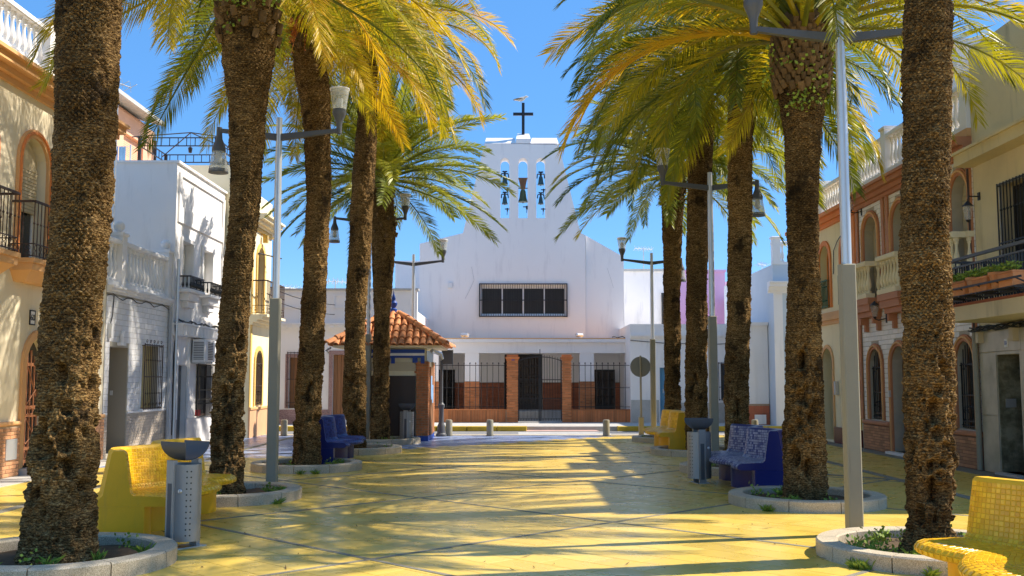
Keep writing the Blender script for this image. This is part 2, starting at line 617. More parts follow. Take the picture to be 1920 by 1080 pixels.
# ------------------------------------------------------------------ ground, paving, road
g = MB().add([(-400, -60, -.12), (400, -60, -.12), (400, 900, -.12), (-400, 900, -.12)], [(0, 1, 2, 3)])
struct(g.build('ground', STONE))
plaza = struct(MB().box(-9.2, 9.2, -8, 30.6, -.11, -.006).build('plaza_paving', GROUT))

def tile_mesh(w, h, t, mat, c=.003):
    b = MB().cbox(-w / 2, w / 2, -t, 0, -h / 2, h / 2, c)
    b.v = [(x, z, -y - t) for x, y, z in b.v]     # lies flat, top at z = 0
    b.f = [f[::-1] for f in b.f]
    return b.mesh('paving_tile', mat)

TW, TH, J = .60, .34, .008
ty, tb = tile_mesh(TW - J, TH - J, .012, PAVE_Y, .0005), tile_mesh(TW - J, TH - J, .012, PAVE_B, .0005)
ca = math.sqrt(.5)
ea, eb = Vector((ca, -ca, 0)), Vector((ca, ca, 0))      # the two diagonals of the bond
my, mb_ = [], []
for i in range(-75, 75):
    for k in range(-60, 120):
        u, w = (i + .5 * (k % 2)) * TW, k * TH
        p = ea * u + eb * w
        if abs(p.x) > 8.25 or not (-6 < p.y < 30.35):
            continue
        z = random.uniform(-.0006, .0)
        m = frame((p.x, p.y, z), ea, eb, Vector((0, 0, 1)))
        (mb_ if p.y > p.x + 26.8 else my).append(m)
pieces(plaza, 'paving_tile', ty, my, .38, 300, 'yellow_paving_courses', 8)
pieces(plaza, 'blue_paving_tile', tb, mb_, .38, 300, 'blue_paving_courses', 30)

def strip(p0, p1, w, name, mat, z0=-.003, z1=.0035, parent=plaza):
    p0, p1 = Vector(p0), Vector(p1)
    d = (p1 - p0).normalized()
    n = Vector((-d.y, d.x)) * w / 2
    q = [p0 - n, p1 - n, p1 + n, p0 + n]
    return MB().slab([(a.x, a.y) for a in q], z0, z1).build(name, mat, parent)
for i, c in enumerate((3.2, 8.05, 12.9, 17.75, 22.6)):       # dark granite bands that cross at 45 degrees
    strip((max(-6.2, c - 30), c - max(-6.2, c - 30)), (6.2, c - 6.2), .055, 'granite_band', GRANITE_D, -.003, .0035)
for i, c in enumerate((.9, 5.75, 10.6, 15.45, 20.3)):
    strip((-6.2, c - 6.2), (min(6.2, 30 - c), c + min(6.2, 30 - c)), .055, 'granite_band', GRANITE_D, -.003, .0045)
strip((6.3, -6), (6.3, 30.2), .16, 'granite_band', GRANITE_D, -.003, .0055)
strip((-6.3, -6), (-6.3, 30.2), .16, 'drain_channel', GRANITE_D, -.003, .0055)
arc = [(8.0 - 2.9 * math.cos(a), 19.2 + 2.9 * math.sin(a)) for a in [R(-60 + 10 * k) for k in range(10)]]
arc2 = [(8.0 - 3.05 * math.cos(a), 19.2 + 3.05 * math.sin(a)) for a in [R(-60 + 10 * k) for k in range(10)]]
MB().slab(arc + arc2[::-1], -.003, .0065).build('granite_arc', GRANITE_D, plaza)
struct(MB().box(8.02, 9.0, 10, 30.2, -.1, .008).build('pavement_strip', GRANITE_D))
struct(MB().box(-9.0, -7.75, 8, 29.0, -.1, .010).build('pavement_strip', STONE))
struct(MB().box(-40, 40, 30.35, 30.75, -.12, .009).build('plaza_kerb', GRANITE))
struct(MB().box(-60, 60, 30.75, 33.9, -.12, -.05).build('road', ASPHALT))
roadm = M('white_road_paint', (.62, .62, .60), .7, .2, 4, .2, 90)
for k in range(2):
    struct(MB().box(.2, 3.1, 31.9 + .75 * k, 32.3 + .75 * k, -.05, -.045).build('road_marking', roadm))
# far pavement in front of the church, its kerb painted yellow
far = struct(MB().box(-60, 60, 34.12, 41.5, -.12, .10).build('church_pavement', STONE))
km = MB().cbox(-.49, .49, 0, .22, -.1, .115, .02).mesh('kerb_stone', YELLOWK)
kg = MB().cbox(-.49, .49, 0, .22, -.1, .115, .02).mesh('kerb_stone', GRANITE)
xs = [-12 + i for i in range(28)]
pieces(far, 'kerb_stone', km, [T(x, 33.9, 0) for x in xs if not .3 < x < 3.4 and x > -9], .4, 300)
pieces(far, 'plain_kerb_stone', kg, [T(x, 33.9, 0) for x in range(-40, -8)] + [T(x, 33.9, 0) for x in range(16, 30)], .4, 0, 'plain_kerb')
pinkr = M('pink_ramp', (.50, .33, .28), .8, .1, 3, .2)
rp = MB().add([(.0, 33.88, -.045), (2.9, 33.88, -.045), (2.4, 34.9, .105), (.0, 34.9, .105), (0, 33.88, -.1), (2.9, 33.88, -.1), (2.4, 34.9, -.1), (0, 34.9, -.1)],
              [(0, 1, 2, 3), (4, 7, 6, 5), (0, 4, 5, 1), (1, 5, 6, 2), (2, 6, 7, 3), (3, 7, 4, 0)])
struct(rp.build('pavement_ramp', pinkr))

# ------------------------------------------------------------------ houses
def balmesh(mat, r=.075, h=1.0):
    p = [(.9, 0), (.9, .08), (.5, .10), (.55, .14), (.95, .25), (1.0, .33), (.8, .45), (.5, .62), (.42, .74), (.5, .82), (.7, .85), (.55, .88), (.85, .92), (.85, 1.0)]
    return MB().lathe([(a * r, z * h) for a, z in p], 8).mesh('baluster', mat, 40)

class House:
    def __init__(s, name, label, loc, rotz, W, H, depth, wall, cat='house', front=0.25):
        s.o = thing(name, label, cat, loc, rotz)
        s.W, s.H, s.D, s.wall, s.front = W, H, depth, wall, front
        s.holes = []
        s.wallobj = None
    def finish(s, name='wall'):
        b = MB().prism([(0, -.11), (s.W, -.11), (s.W, s.H), (0, s.H)], 0, s.front, s.holes)
        b.box(0, s.W, s.front, s.D, -.11, s.H)
        s.wallobj = b.build(name, s.wall, s.o)
        return s.wallobj
    def part(s, name, mb, mat, smooth=None, parent=None):
        return mb.build(name, mat, parent or s.o, smooth)
    def box(s, name, mat, *a, parent=None):
        return MB().box(*a).build(name, mat, parent or s.o)
    def opening(s, x0, x1, z0, zs, rise=0, trim=None, tw=.12, proud=.035, fill='glass', depth=.16, sill=None, fmat=None, leafmat=None, mull=1, trim2=None, kind='window'):
        s.holes.append(arc_top(x0, x1, z0, zs, rise))
        d = depth
        poly = arc_top(x0 + .002, x1 - .002, z0 + .002, zs, max(0, rise - .002) if rise else 0)
        base = None
        if fill == 'glass':
            base = s.part(kind, MB().prism(arc_top(x0 + .001, x1 - .001, z0 + .001, zs, rise), d, d + .05, [arc_top(x0 + .05, x1 - .05, z0 + .05, zs - (0 if rise else .05), max(0, rise - .05))]), fmat or IRONB)
            s.part('pane', MB().prism(arc_top(x0 + .051, x1 - .051, z0 + .051, zs - (0 if rise else .051), max(0, rise - .051)), d + .02, d + .035), leafmat or GLASS, parent=base)
            for k in range(mull):
                x = x0 + (x1 - x0) * (k + 1) / (mull + 1)
                s.part('mullion', MB().box(x - .025, x + .025, d + .004, d + .018, z0 + .052, zs + rise - .06), fmat or IRONB, parent=base)
        elif fill == 'shutter':
            base = s.part('roller_shutter', MB().prism(poly, d + .03, d + .05), leafmat or BEIGE)
            n = int((zs + rise - z0) / .06)
            sl = MB().box(-.5, .5, -.012, 0, -.026, .026).mesh('slat', leafmat or BEIGE)
            ms = []
            for k in range(n):
                z = z0 + .04 + k * .06
                hw = (x1 - x0) / 2 - .01
                if z > zs and rise:
                    q = (z - zs) / rise
                    hw = hw * math.sqrt(max(0, 1 - q * q)) - .01
                if hw > .03:
                    ms.append(Matrix.Translation(((x0 + x1) / 2, d + .03, z)) @ Matrix.Diagonal((2 * hw, 1, 1, 1)))
            pieces(base, 'slat', sl, ms, .06 * 2.2, 60, 'slats', 7)
        elif fill == 'door':
            base = s.part('door', MB().prism(poly, d, d + .06), leafmat or WOODB)
            w = x1 - x0
            for k in range(2):
                for (a, b) in ((z0 + .12, z0 + .85), (z0 + .98, zs - .08)):
                    xa = x0 + .06 + k * w / 2
                    s.part('door_panel', MB().cbox(xa, xa + w / 2 - .12, d - .02, d, a, b, .015), leafmat or WOODB, parent=base)
            s.part('handle', MB().tube([(x0 + w / 2 - .05, d - .03, z0 + .95), (x0 + w / 2 - .05, d - .05, z0 + 1.02), (x0 + w / 2 - .05, d - .03, z0 + 1.1)], .012, 6), ALU, parent=base)
        if trim is not None:
            t = s.part('surround', MB().prism(arc_band(x0, x1, z0, zs, rise, tw), -proud, -.001), trim)
            if trim2 is not None:
                s.part('surround_moulding', MB().prism(arc_band(x0 - tw * .45, x1 + tw * .45, z0, zs, rise + tw * .45 if rise else tw * .45, tw * .28), -proud - .03, -proud), trim2, parent=t)
        if sill is not None:
            s.part('sill', MB().cbox(x0 - .12, x1 + .12, -.10, d, z0 - .07, z0 - .001, .01), sill)
        return base
    def grille(s, x0, x1, z0, z1, y, n, mat=IRON, scroll=True, r=.009, mids=(.5,), rise=0):
        b = MB()
        for z in [z0 + .03, z1 - .03] + [z0 + (z1 - z0) * m for m in mids]:
            b.box(x0, x1, y - .008, y + .008, z - .012, z + .012)
        for x in (x0, x1):
            b.box(x - .01, x + .01, y - .01, y + .01, z0, z1)
        for x in (x0 + .02, x1 - .02):
            for z in (z0 + .05, z1 - .05):
                b.box(x - .008, x + .008, y + .009, 0.02, z - .008, z + .008)
        gr = b.build('window_grille', mat, s.o)
        xs = [x0 + (x1 - x0) * (k + 1) / (n + 1) for k in range(n)]
        bar = MB().tube([(0, 0, z0), (0, 0, z1)], r, 6)
        for q in (.25, .75):
            z = z0 + (z1 - z0) * q
            bar.lathe([(.001, z - .03), (r * 1.8, z - .012), (r * 1.8, z + .012), (.001, z + .03)], 6)
        me = bar.mesh('bar', mat)
        for k, x in enumerate(xs):
            top = 0
            if rise:
                q = (x - (x0 + x1) / 2) / ((x1 - x0) / 2)
                top = rise * math.sqrt(max(0, 1 - q * q))
            link('bar', me, gr, Matrix.Translation((x, y, z0)) @ Matrix.Diagonal((1, 1, (z1 - z0 + top) / (z1 - z0), 1)) @ Matrix.Translation((0, 0, -z0)))
        if scroll:
            sc = MB()
            st = (x1 - x0) / max(2, n // 2 + 1)
            for k in range(max(2, n // 2 + 1)):
                cx = x0 + st * (k + .5)
                for zc in (z0 + .12, z1 + .045 if not rise else z0 + .3):
                    rr = min(.055, st * .42)
                    sc.tube([(cx + rr * (1 - .06 * q) * math.cos(q * .55), y, zc + rr * (1 - .06 * q) * math.sin(q * .55)) for q in range(13)], .006, 5)
            sc.build('scrollwork', mat, gr)
        return gr
    def rail(s, x0, x1, z0, z1, yf, yb, n, mat=IRON, band=.22, scroll=True, top=.018):
        """iron balcony railing round three sides: yf the front plane, yb the wall"""
        b = MB()
        for z in (z1, z0 + band, z0 + .02) if band else (z1, z0 + .05):
            t = top if z == z1 else .009
            b.box(x0, x1, yf - t, yf + t, z - t, z + t)
            for x in (x0, x1):
                b.box(x - t, x + t, yf + t, yb, z - t, z + t)
        rl = b.build('balcony_railing', mat, s.o)
        bar = MB().tube([(0, 0, z0), (0, 0, z1)], .009, 6)
        zc = z0 + (z1 - z0) * .6
        bar.lathe([(.001, zc - .04), (.02, zc), (.001, zc + .04)], 6)
        me = bar.mesh('bar', mat)
        k = max(2, int(round((x1 - x0) / n)))
        for i in range(k + 1):
            link('bar', me, rl, T(x0 + (x1 - x0) * i / k, yf, 0))
        k2 = max(1, int((yb - yf) / n))
        for x in (x0, x1):
            for i in range(1, k2):
                link('bar', me, rl, T(x, yf + (yb - yf) * i / k2, 0))
        if scroll:
            sc = MB()
            m = int((x1 - x0) / .16)
            for i in range(m):
                cx = x0 + (x1 - x0) * (i + .5) / m
                for dz in (.06, .155):
                    sc.tube([(cx + .045 * math.cos(q * .7), yf, z0 + dz + .045 * math.sin(q * .7)) for q in range(10)], .006, 4)
            m = max(1, int((yb - yf) / .16))
            for x in (x0, x1):
                for i in range(m):
                    cy = yf + (yb - yf) * (i + .5) / m
                    for dz in (.06, .155):
                        sc.tube([(x, cy + .045 * math.cos(q * .7), z0 + dz + .045 * math.sin(q * .7)) for q in range(10)], .006, 4)
            sc.build('scrollwork', mat, rl)
        return rl
    def balustrade(s, x0, x1, z0, z1, y, n, mat, me, piers=(), ball=False, ret=None):
        """low plinth, balusters and rail; piers = x positions"""
        b = MB().box(x0, x1, y - .10, y + .10, z0, z0 + .10)
        bs = b.build('balustrade', mat, s.o)
        MB().cbox(x0, x1, y - .13, y + .13, z1 - .11, z1, .02).build('handrail', mat, bs)
        if ret:
            for x in (x0, x1):
                MB().box(x - .09, x + .09, y + .131, ret, z1 - .108, z1 - .002).build('side_handrail', mat, bs)
        k = int((x1 - x0) / n)
        for i in range(k):
            x = x0 + (x1 - x0) * (i + .5) / k
            if any(abs(x - p) < .16 for p in piers):
                continue
            link('baluster', me, bs, Matrix.Translation((x, y, z0 + .10)) @ Matrix.Diagonal((1, 1, z1 - z0 - .21, 1)))
        if ret:
            m = max(1, int((ret - y) / n))
            for x in (x0, x1):
                for i in range(m):
                    link('baluster', me, bs, Matrix.Translation((x, y + .2 + (ret - y - .1) * i / m, z0 + .10)) @ Matrix.Diagonal((1, 1, z1 - z0 - .21, 1)))
        for p in piers:
            q = MB().box(p - .13, p + .13, y - .14, y + .14, z0 + .001, z1 + .10)
            q.cbox(p - .17, p + .17, y - .18, y + .18, z1 + .10, z1 + .17, .02)
            if ball:
                q.lathe([(.05, z1 + .17), (.04, z1 + .21)] + [(.12 * math.sin(a), z1 + .31 - .12 * math.cos(a)) for a in [R(18 * k) for k in range(1, 10)]] + [(.0001, z1 + .43)], 14, (p, y))
            q.build('balustrade_pier', mat, bs, 35)
        return bs
    def cornice(s, x0, x1, z0, steps, mat, name='cornice', ends=True):
        """stacked mouldings, steps = (height, projection)"""
        prof = [(0, z0)]
        z = z0
        for h, p in steps:
            prof += [(-p, z), (-p, z + h)]
            z += h
        prof += [(0, z)]
        b = MB()
        n = len(prof)
        v = [(x0, y, z) for y, z in prof] + [(x1, y, z) for y, z in prof]
        f = [(i, (i + 1) % n, (i + 1) % n + n, i + n) for i in range(n)]
        f += [tuple(range(n))[::-1], tuple(range(n, 2 * n))]
        b.add(v, f)
        return b.build(name, mat, s.o)

def courses(x0, x1, z0, z1, bw, bh, j, y, holes=(), stagger=True):
    out = []
    k = 0
    z = z0
    while z + bh * .6 <= z1:
        hh = min(bh, z1 - z)
        spans = []
        for h in holes:
            hz = [p[1] for p in h]
            if z + hh < min(hz) or z > max(hz):
                continue
            xs_ = []
            for zz in (z, z + hh / 2, z + hh):
                for i in range(len(h)):
                    a, b = h[i], h[(i + 1) % len(h)]
                    if (a[1] - zz) * (b[1] - zz) <= 0 and a[1] != b[1]:
                        xs_.append(a[0] + (b[0] - a[0]) * (zz - a[1]) / (b[1] - a[1]))
            if xs_:
                spans.append((min(xs_) - .004, max(xs_) + .004))
        iv = [(x0, x1)]
        for a, b in spans:
            nv = []
            for p, q in iv:
                if b <= p or a >= q:
                    nv.append((p, q))
                else:
                    if a > p: nv.append((p, a))
                    if b < q: nv.append((b, q))
            iv = nv
        off = (bw / 2 if (k % 2 and stagger) else 0)
        for p, q in iv:
            i = math.floor((p - x0 + off) / bw)
            while True:
                a = max(p, x0 - off + i * bw)
                b = min(q, x0 - off + (i + 1) * bw)
                if a >= q - .01:
                    break
                if b - a > .025:
                    out.append(Matrix.Translation(((a + b) / 2, y + random.uniform(-.0015, .0015), z + hh / 2)) @ Matrix.Diagonal(((b - a - j) / (bw - j), 1, (hh - j) / (bh - j), 1)))
                i += 1
        z += bh
        k += 1
    return out

def brick_mesh(name, w, h, d, mat, c=.004):
    return MB().cbox(-w / 2, w / 2, -d, 0.004, -h / 2, h / 2, c).mesh(name, mat)

LX = -8.4
HR = R(90)
bal_w = balmesh(WHITE, .07)
bal_c = balmesh(CREAM2, .065)

# ---- house 60: cream render, tan and brick trim
h = House('corner_house', 'cream two-storey house number 60 with tan balconies, brick dado and roof balustrade', (LX, 12.6, 0), HR, 8.3, 6.75, 9, CREAM)
for (x0, x1) in ((4.9, 5.85), (2.1, 3.05)):
    h.opening(x0, x1, .12, 1.9, .47, TAN, .14, .05, 'none', .3)
    fr = h.part('door', MB().prism(arc_top(x0 + .002, x1 - .002, .121, 1.9, .468), .2, .24), GLASS)
    ir = MB()
    for k in range(7):
        x = x0 + .06 + (x1 - x0 - .12) * k / 6
        ir.box(x - .012, x + .012, .165, .19, .13, 1.95 + .3 * (1 - abs(k - 3) / 3))
    for z in (.2, .42, 1.0, 1.14, 1.9):
        ir.box(x0 + .03, x1 - .03, .166, .189, z - .03, z + .03)
    ir.build('door_ironwork', BROWN, fr)
    sc = MB()
    for k in range(5):
        for zc in (.31, 1.07):
            cx = x0 + .12 + (x1 - x0 - .24) * k / 4
            sc.tube([(cx + .06 * math.cos(q * .7), .16, zc + .06 * math.sin(q * .7)) for q in range(10)], .008, 4)
    for (za, zb) in ((1.2, 1.85), (.5, .95)):
        sc.tube([(x0 + .05, .16, za), ((x0 + x1) / 2, .16, zb), (x1 - .05, .16, za)], .012, 4)
        sc.tube([(x0 + .05, .16, (za + zb) / 2), ((x0 + x1) / 2, .16, za), (x1 - .05, .16, (za + zb) / 2)], .012, 4)
    sc.build('scrollwork', BROWN, fr)
    h.box('doorstep', STONE, x0 - .1, x1 + .1, -.28, .2, -.1, .12)
for (x0, x1) in ((4.45, 5.4), (2.55, 3.5), (.7, 1.6)):
    h.opening(x0, x1, 3.66, 5.4, .45, TAN, .15, .05, 'glass', .2, fmat=WHITE, mull=1, trim2=ORANGE)
    sh = h.part('roller_shutter', MB().prism(arc_top(x0 + .06, x1 - .06, 4.55, 5.4, .38), .14, .16), BEIGE)
    sl = MB().box(x0 + .06, x1 - .06, .125, .14, 0, .05).mesh('slat', BEIGE)
    for k in range(13):
        link('slat', sl, sh, T(0, 0, 4.56 + k * .062))
dado = h.part('brick_dado', MB().box(0.001, 4.74, -.05, -.001, .0, .86).box(6.0, 8.299, -.05, -.001, 0, .86), MORTAR)
bm = brick_mesh('brick', .235, .052, .01, BRICKT)
hh = [arc_top(1.96, 3.19, 0, 1.9, .5)]
pieces(dado, 'brick', bm, courses(0, 4.74, .02, .86, .245, .062, .01, -.05, hh) + courses(6.0, 8.3, .02, .86, .245, .062, .01, -.05), .11, 300)
h.part('dado_cap', MB().cbox(0.001, 4.75, -.085, -.001, .861, .93, .02).cbox(5.99, 8.299, -.085, -.001, .861, .93, .02), TAN)
h.box('meter_cover', ALU, 4.25, 4.62, -.075, -.052, .30, .64)
tile = h.box('number_tile', WHITE, 5.02, 5.18, -.015, -.001, 2.6, 2.82)
h.part('tile_border', MB().prism([(5.0, 2.58), (5.2, 2.58), (5.2, 2.84), (5.0, 2.84)], -.02, -.001, [[(5.021, 2.601), (5.179, 2.601), (5.179, 2.819), (5.021, 2.819)]]), IRON, parent=tile)
link('house_number', text_mesh('60', .15, IRON), tile, Matrix.Translation((5.1, -.018, 2.705)) @ Matrix.Rotation(R(90), 4, 'X'))
for (x0, x1, pr) in ((2.3, 3.62, .48), (4.2, 5.65, .42), (.5, 1.8, .48)):
    st = h.part('balcony', MB().box(x0, x1, -pr, 0, 3.58, 3.66).box(x0 + .03, x1 - .03, -pr + .03, 0, 3.46, 3.579).add(
        [(x0 + .05, -pr + .06, 3.459), (x1 - .05, -pr + .06, 3.459), (x1 - .05, 0, 3.459), (x0 + .05, 0, 3.459), (x0 + .18, -pr * .45, 3.28), (x1 - .18, -pr * .45, 3.28), (x1 - .18, 0, 3.28), (x0 + .18, 0, 3.28)],
        [(0, 1, 2, 3), (4, 7, 6, 5), (0, 4, 5, 1), (1, 5, 6, 2), (2, 6, 7, 3), (3, 7, 4, 0)]), TAN)
    h.rail(x0 + .04, x1 - .04, 3.68, 4.62, -pr + .04, -.002, .13, IRONB)
h.cornice(0, 8.3, 6.55, ((.10, .06), (.10, .16), (.12, .30), (.06, .38)), TAN)
h.box('roof_plinth', CREAM, 0, 8.3, -.1, .3, 6.931, 7.12)
h.balustrade(0, 8.3, 7.12, 7.98, .1, .2, WHITE, bal_w, (.15, 2.8, 5.4, 8.1))
h.finish()

# ---- white tiled single-storey house
h = House('tiled_house', 'white glazed-tile single-storey house with ball-topped balustrade and ornate window grille', (LX, 20.92, 0), HR, 3.83, 3.6, 8, GROUT)
hd = arc_top(.25, 1.3, .08, 2.33, 0)
hw = arc_top(2.1, 3.15, .98, 2.42, 0)
h.holes += [hd]
h.front = .7
h.opening(2.1, 3.15, .98, 2.42, 0, WHITE, .05, .02, 'shutter', .12, WHITE, leafmat=M('ochre_shutter', (.62, .48, .22), .6, .05))
h.grille(2.04, 3.21, .95, 2.46, -.10, 9, IRONB, True, .008, (.5,))
dr = h.part('door', MB().box(.251, 1.299, .62, .68, .081, 2.329), DARKB)
h.part('door_jamb', MB().box(1.28, 1.299, .01, .60, .081, 2.329).box(.251, .27, .01, .6, .081, 2.329), BEIGED)
h.part('handle', MB().tube([(.4, .6, 1.0), (.4, .57, 1.05), (.4, .6, 1.1)], .012, 6), ALU, parent=dr)
h.box('doorbell', PLASTW, 1.262, 1.279, .3, .36, 1.3, 1.4)
w = h.finish()
tm = brick_mesh('wall_tile', .29, .118, .008, WTILE)
pieces(w, 'wall_tile', tm, courses(0, 3.83, .96, 3.44, .295, .122, .005, 0, [hd, hw]), .18, 300, 'wall_tile_courses')
dt = M('beige_dado_tile', (.52, .45, .38), .35, .05, 3, objvar=.15)
dm = brick_mesh('dado_tile', .115, .052, .008, dt, .003)
pieces(w, 'dado_tile', dm, courses(0, 3.83, .05, .90, .125, .062, .01, 0, [hd]), .09, 300, 'dado_tile_courses')
h.part('dado_cap', MB().cbox(0.001, .2, -.03, -.001, .901, .955, .008).cbox(1.35, 3.829, -.03, -.001, .901, .955, .008), WHITE)
h.cornice(0, 3.83, 3.44, ((.05, .05), (.06, .10), (.05, .14)), WHITE)
h.balustrade(0, 3.83, 3.61, 4.62, .08, .21, WHITE, bal_w, (.75, 3.68), True)
h.part('bracket', MB().cbox(.62, .95, -.09, -.015, 2.36, 2.42, .01).tube([(.78, -.05, 2.42), (.78, -.05, 2.6), (.85, -.05, 2.66)], .04, 8), WHITE, 40)
h.box('meter_box', PLASTW, .1, .22, -.09, -.012, 2.5, 2.8)
h.part('downpipe', MB().tube([(3.77, -.06, .02), (3.77, -.06, 3.4)], .035, 8), GREYT, 40)
cb = [(-.02 + 3.85 * k / 14, -.03 - .01 * math.sin(k), 3.38 + .05 * math.sin(k * 1.7)) for k in range(15)]
h.part('cable', MB().tube(cb, .010, 5), IRON)
h.part('cable', MB().tube([(.32, -.03, 3.4), (.28, -.03, 3.0), (.2, -.03, 2.8)], .012, 5), IRON)
# raised terrace wall behind the balustrade
h.box('terrace_wall', WHITE2, 0.5, 3.7, 1.2, 1.4, 3.6, 4.75)

# ---- white two-storey house with balconets
h = House('white_house', 'white two-storey house with two balconet windows, air conditioner and portal canopy', (-8.3, 24.76, 0), HR, 4.24, 7.0, 3.0, WHITE)
for x0 in (.5, 2.2):
    x1 = x0 + .85
    h.opening(x0, x1, 3.98, 5.12, 0, WHITE, .10, .05, 'shutter', .16, None, leafmat=PLASTW)
    bc = h.part('balconet', MB().cbox(x0 - .16, x1 + .16, -.32, -.001, 3.82, 3.90, .01).cbox(x0 + .0, x1 - .0, -.22, -.001, 3.62, 3.819, .02).cbox(x0 + .15, x1 - .15, -.14, -.001, 3.45, 3.619, .02), WHITE)
    b = MB().box(x0 - .12, x1 + .12, -.30, -.27, 4.20, 4.235).box(x0 - .12, x1 + .12, -.30, -.27, 3.905, 3.93)
    for x in (x0 - .12, x1 + .12):
        b.box(x - .015, x + .015, -.27, -.001, 4.20, 4.235)
    rl = b.build('balconet_rail', IRON, h.o)
    me = MB().lathe([(.008, 3.93), (.03, 4.0), (.014, 4.08), (.014, 4.2)], 6).mesh('bar', IRON)
    for k in range(11):
        link('bar', me, rl, T(x0 - .1 + 1.05 * k / 10, -.285, 0))
    for x in (x0 - .12, x1 + .12):
        for yy in (-.2, -.1):
            link('bar', me, rl, T(x, yy, 0))
# raised frame of the facade
for (x0, x1, z0, z1) in ((.12, 4.1, 6.72, 6.8), (.12, 4.1, 5.55, 5.95), (.12, .3, 5.951, 6.719), (3.92, 4.1, 5.951, 6.719), (3.98, 4.22, .8, 5.549)):
    h.box('raised_band', WHITE, x0, x1, -.045, -.001, z0, z1)
h.box('coping', WHITE, -.03, 4.24, -.06, 3.0, 7.0, 7.06)
h.opening(.42, 1.12, .10, 2.0, 0, ALU, .03, .015, 'none', .3)
h.part('door', MB().box(.421, 1.119, .12, .17, .101, 1.999), GREYD)
h.opening(1.95, 3.35, .68, 2.06, 0, None, .05, .02, 'glass', .14, None)
h.grille(1.9, 3.4, .66, 2.08, -.07, 13, IRON, False, .010, (.33, .5))
h.box('flower_pot', M('red_flowers', (.5, .03, .03), .7, .3, 20), 2.15, 2.4, -.02, .1, .69, .85)
cn = h.part('portal_canopy', MB().box(.05, 3.6, -.24, -.001, 2.72, 2.98).box(.02, 3.63, -.28, -.001, 2.981, 3.03), WHITE)
for k in range(29):
    h.part('canopy_flute', MB().box(.1 + k * .12, .16 + k * .12, -.265, -.2405, 2.73, 2.975), WHITE, parent=cn)
ac = h.part('air_conditioner', MB().cbox(1.35, 2.25, -.40, -.08, 2.1, 2.68, .02), PLASTW)
sl = MB().box(1.62, 2.02, -.412, -.401, 0, .022).mesh('slat', GREYD)
for k in range(11):
    link('slat', sl, ac, T(0, 0, 2.16 + k * .043))
for x in (1.5, 2.1):
    h.part('bracket', MB().box(x - .02, x + .02, -.38, -.001, 2.06, 2.098), ALU, parent=ac)
sl = MB().box(-.005, .002, 0, .26, 0, .02).mesh('side_slat', GREYD)
for k in range(11):
    link('side_slat', sl, ac, T(1.349, -.37, 2.16 + k * .043))
h.part('dado', MB().box(0.001, .41, -.03, -.001, 0, .66).box(1.13, 4.23, -.03, -.001, 0, .66), M('grey_dado', (.60, .60, .63), .4, .05))
h.part('pilaster', MB().box(.18, .38, -.05, -.001, .661, 2.715).box(1.18, 1.32, -.05, -.001, .661, 2.715), WHITE)
cab = MB()
for q in range(4):
    cab.tube([(.05 + 3.6 * k / 24, -.1 - .03 * q, 3.05 + .05 * random.random() + .03 * math.sin(k * .9 + q)) for k in range(25)], .014, 5)
cab.tube([(.03, -.05, 3.05), (.05, -.06, 2.7), (.02, -.04, 2.2), (.04, -.05, .3)], .016, 5)
cab.build('cables', IRON, h.o)
h.part('downpipe', MB().tube([(.06, -.08, .02), (.06, -.08, 4.6)], .04, 8), ALU, 40)
h.finish()

# ---- cream corner house with ochre trim
h = House('cream_corner_house', 'cream corner house with ochre trim, iron balcony and arched brown windows', (-7.5, 29.0, 0), HR, 2.35, 7.1, 3.9, CREAM2)
for (z0, zs, rs) in ((.88, 2.15, .36), (3.6, 5.2, .36)):
    h.opening(.62, 1.42, z0, zs, rs, OCHRE, .13, .04, 'glass', .14, None, fmat=WOODB, leafmat=DARKB)
h.grille(.66, 1.38, .92, 2.15, -.02, 6, IRONB, True, .008, (.45,), rise=.3)
h.part('dado', MB().box(0.001, 2.35, -.05, -.001, 0, .78), M('salmon_dado', (.62, .36, .20), .7, .08, 2, .1))
h.part('dado_cap', MB().cbox(0.001, 2.35, -.08, -.001, .781, .86, .01), TAN)
h.box('pilaster', OCHRE, 0.001, .16, -.03, -.001, .87, 6.1)
h.cornice(0, 2.35, 3.22, ((.07, .08), (.08, .2), (.08, .35), (.07, .48)), CREAM2, 'balcony_slab')
h.rail(.1, 2.3, 3.54, 4.5, -.44, -.002, .12, IRONB, .24)
h.cornice(0, 2.35, 6.12, ((.08, .08), (.09, .2), (.10, .34), (.06, .42)), CREAM2)
h.cornice(0, 2.35, 6.0, ((.10, .05),), OCHRE, 'frieze')
h.box('attic', CREAM2, 0.2, 2.2, .4, 3.8, 7.1, 7.9)
h.part('lantern', MB().box(1.0, 1.14, -.2, -.06, 5.72, 5.95).box(1.05, 1.09, -.13, -.001, 5.96, 5.99), M('amber_glass', (.55, .36, .06), .3, .1))
h.part('awning_bracket', MB().tube([(.55, -.05, 5.35), (1.9, -.42, 5.35)], .02, 6).tube([(1.75, -.4, 5.6), (1.75, -.4, 4.5)], .015, 6), IRON)
h.finish()

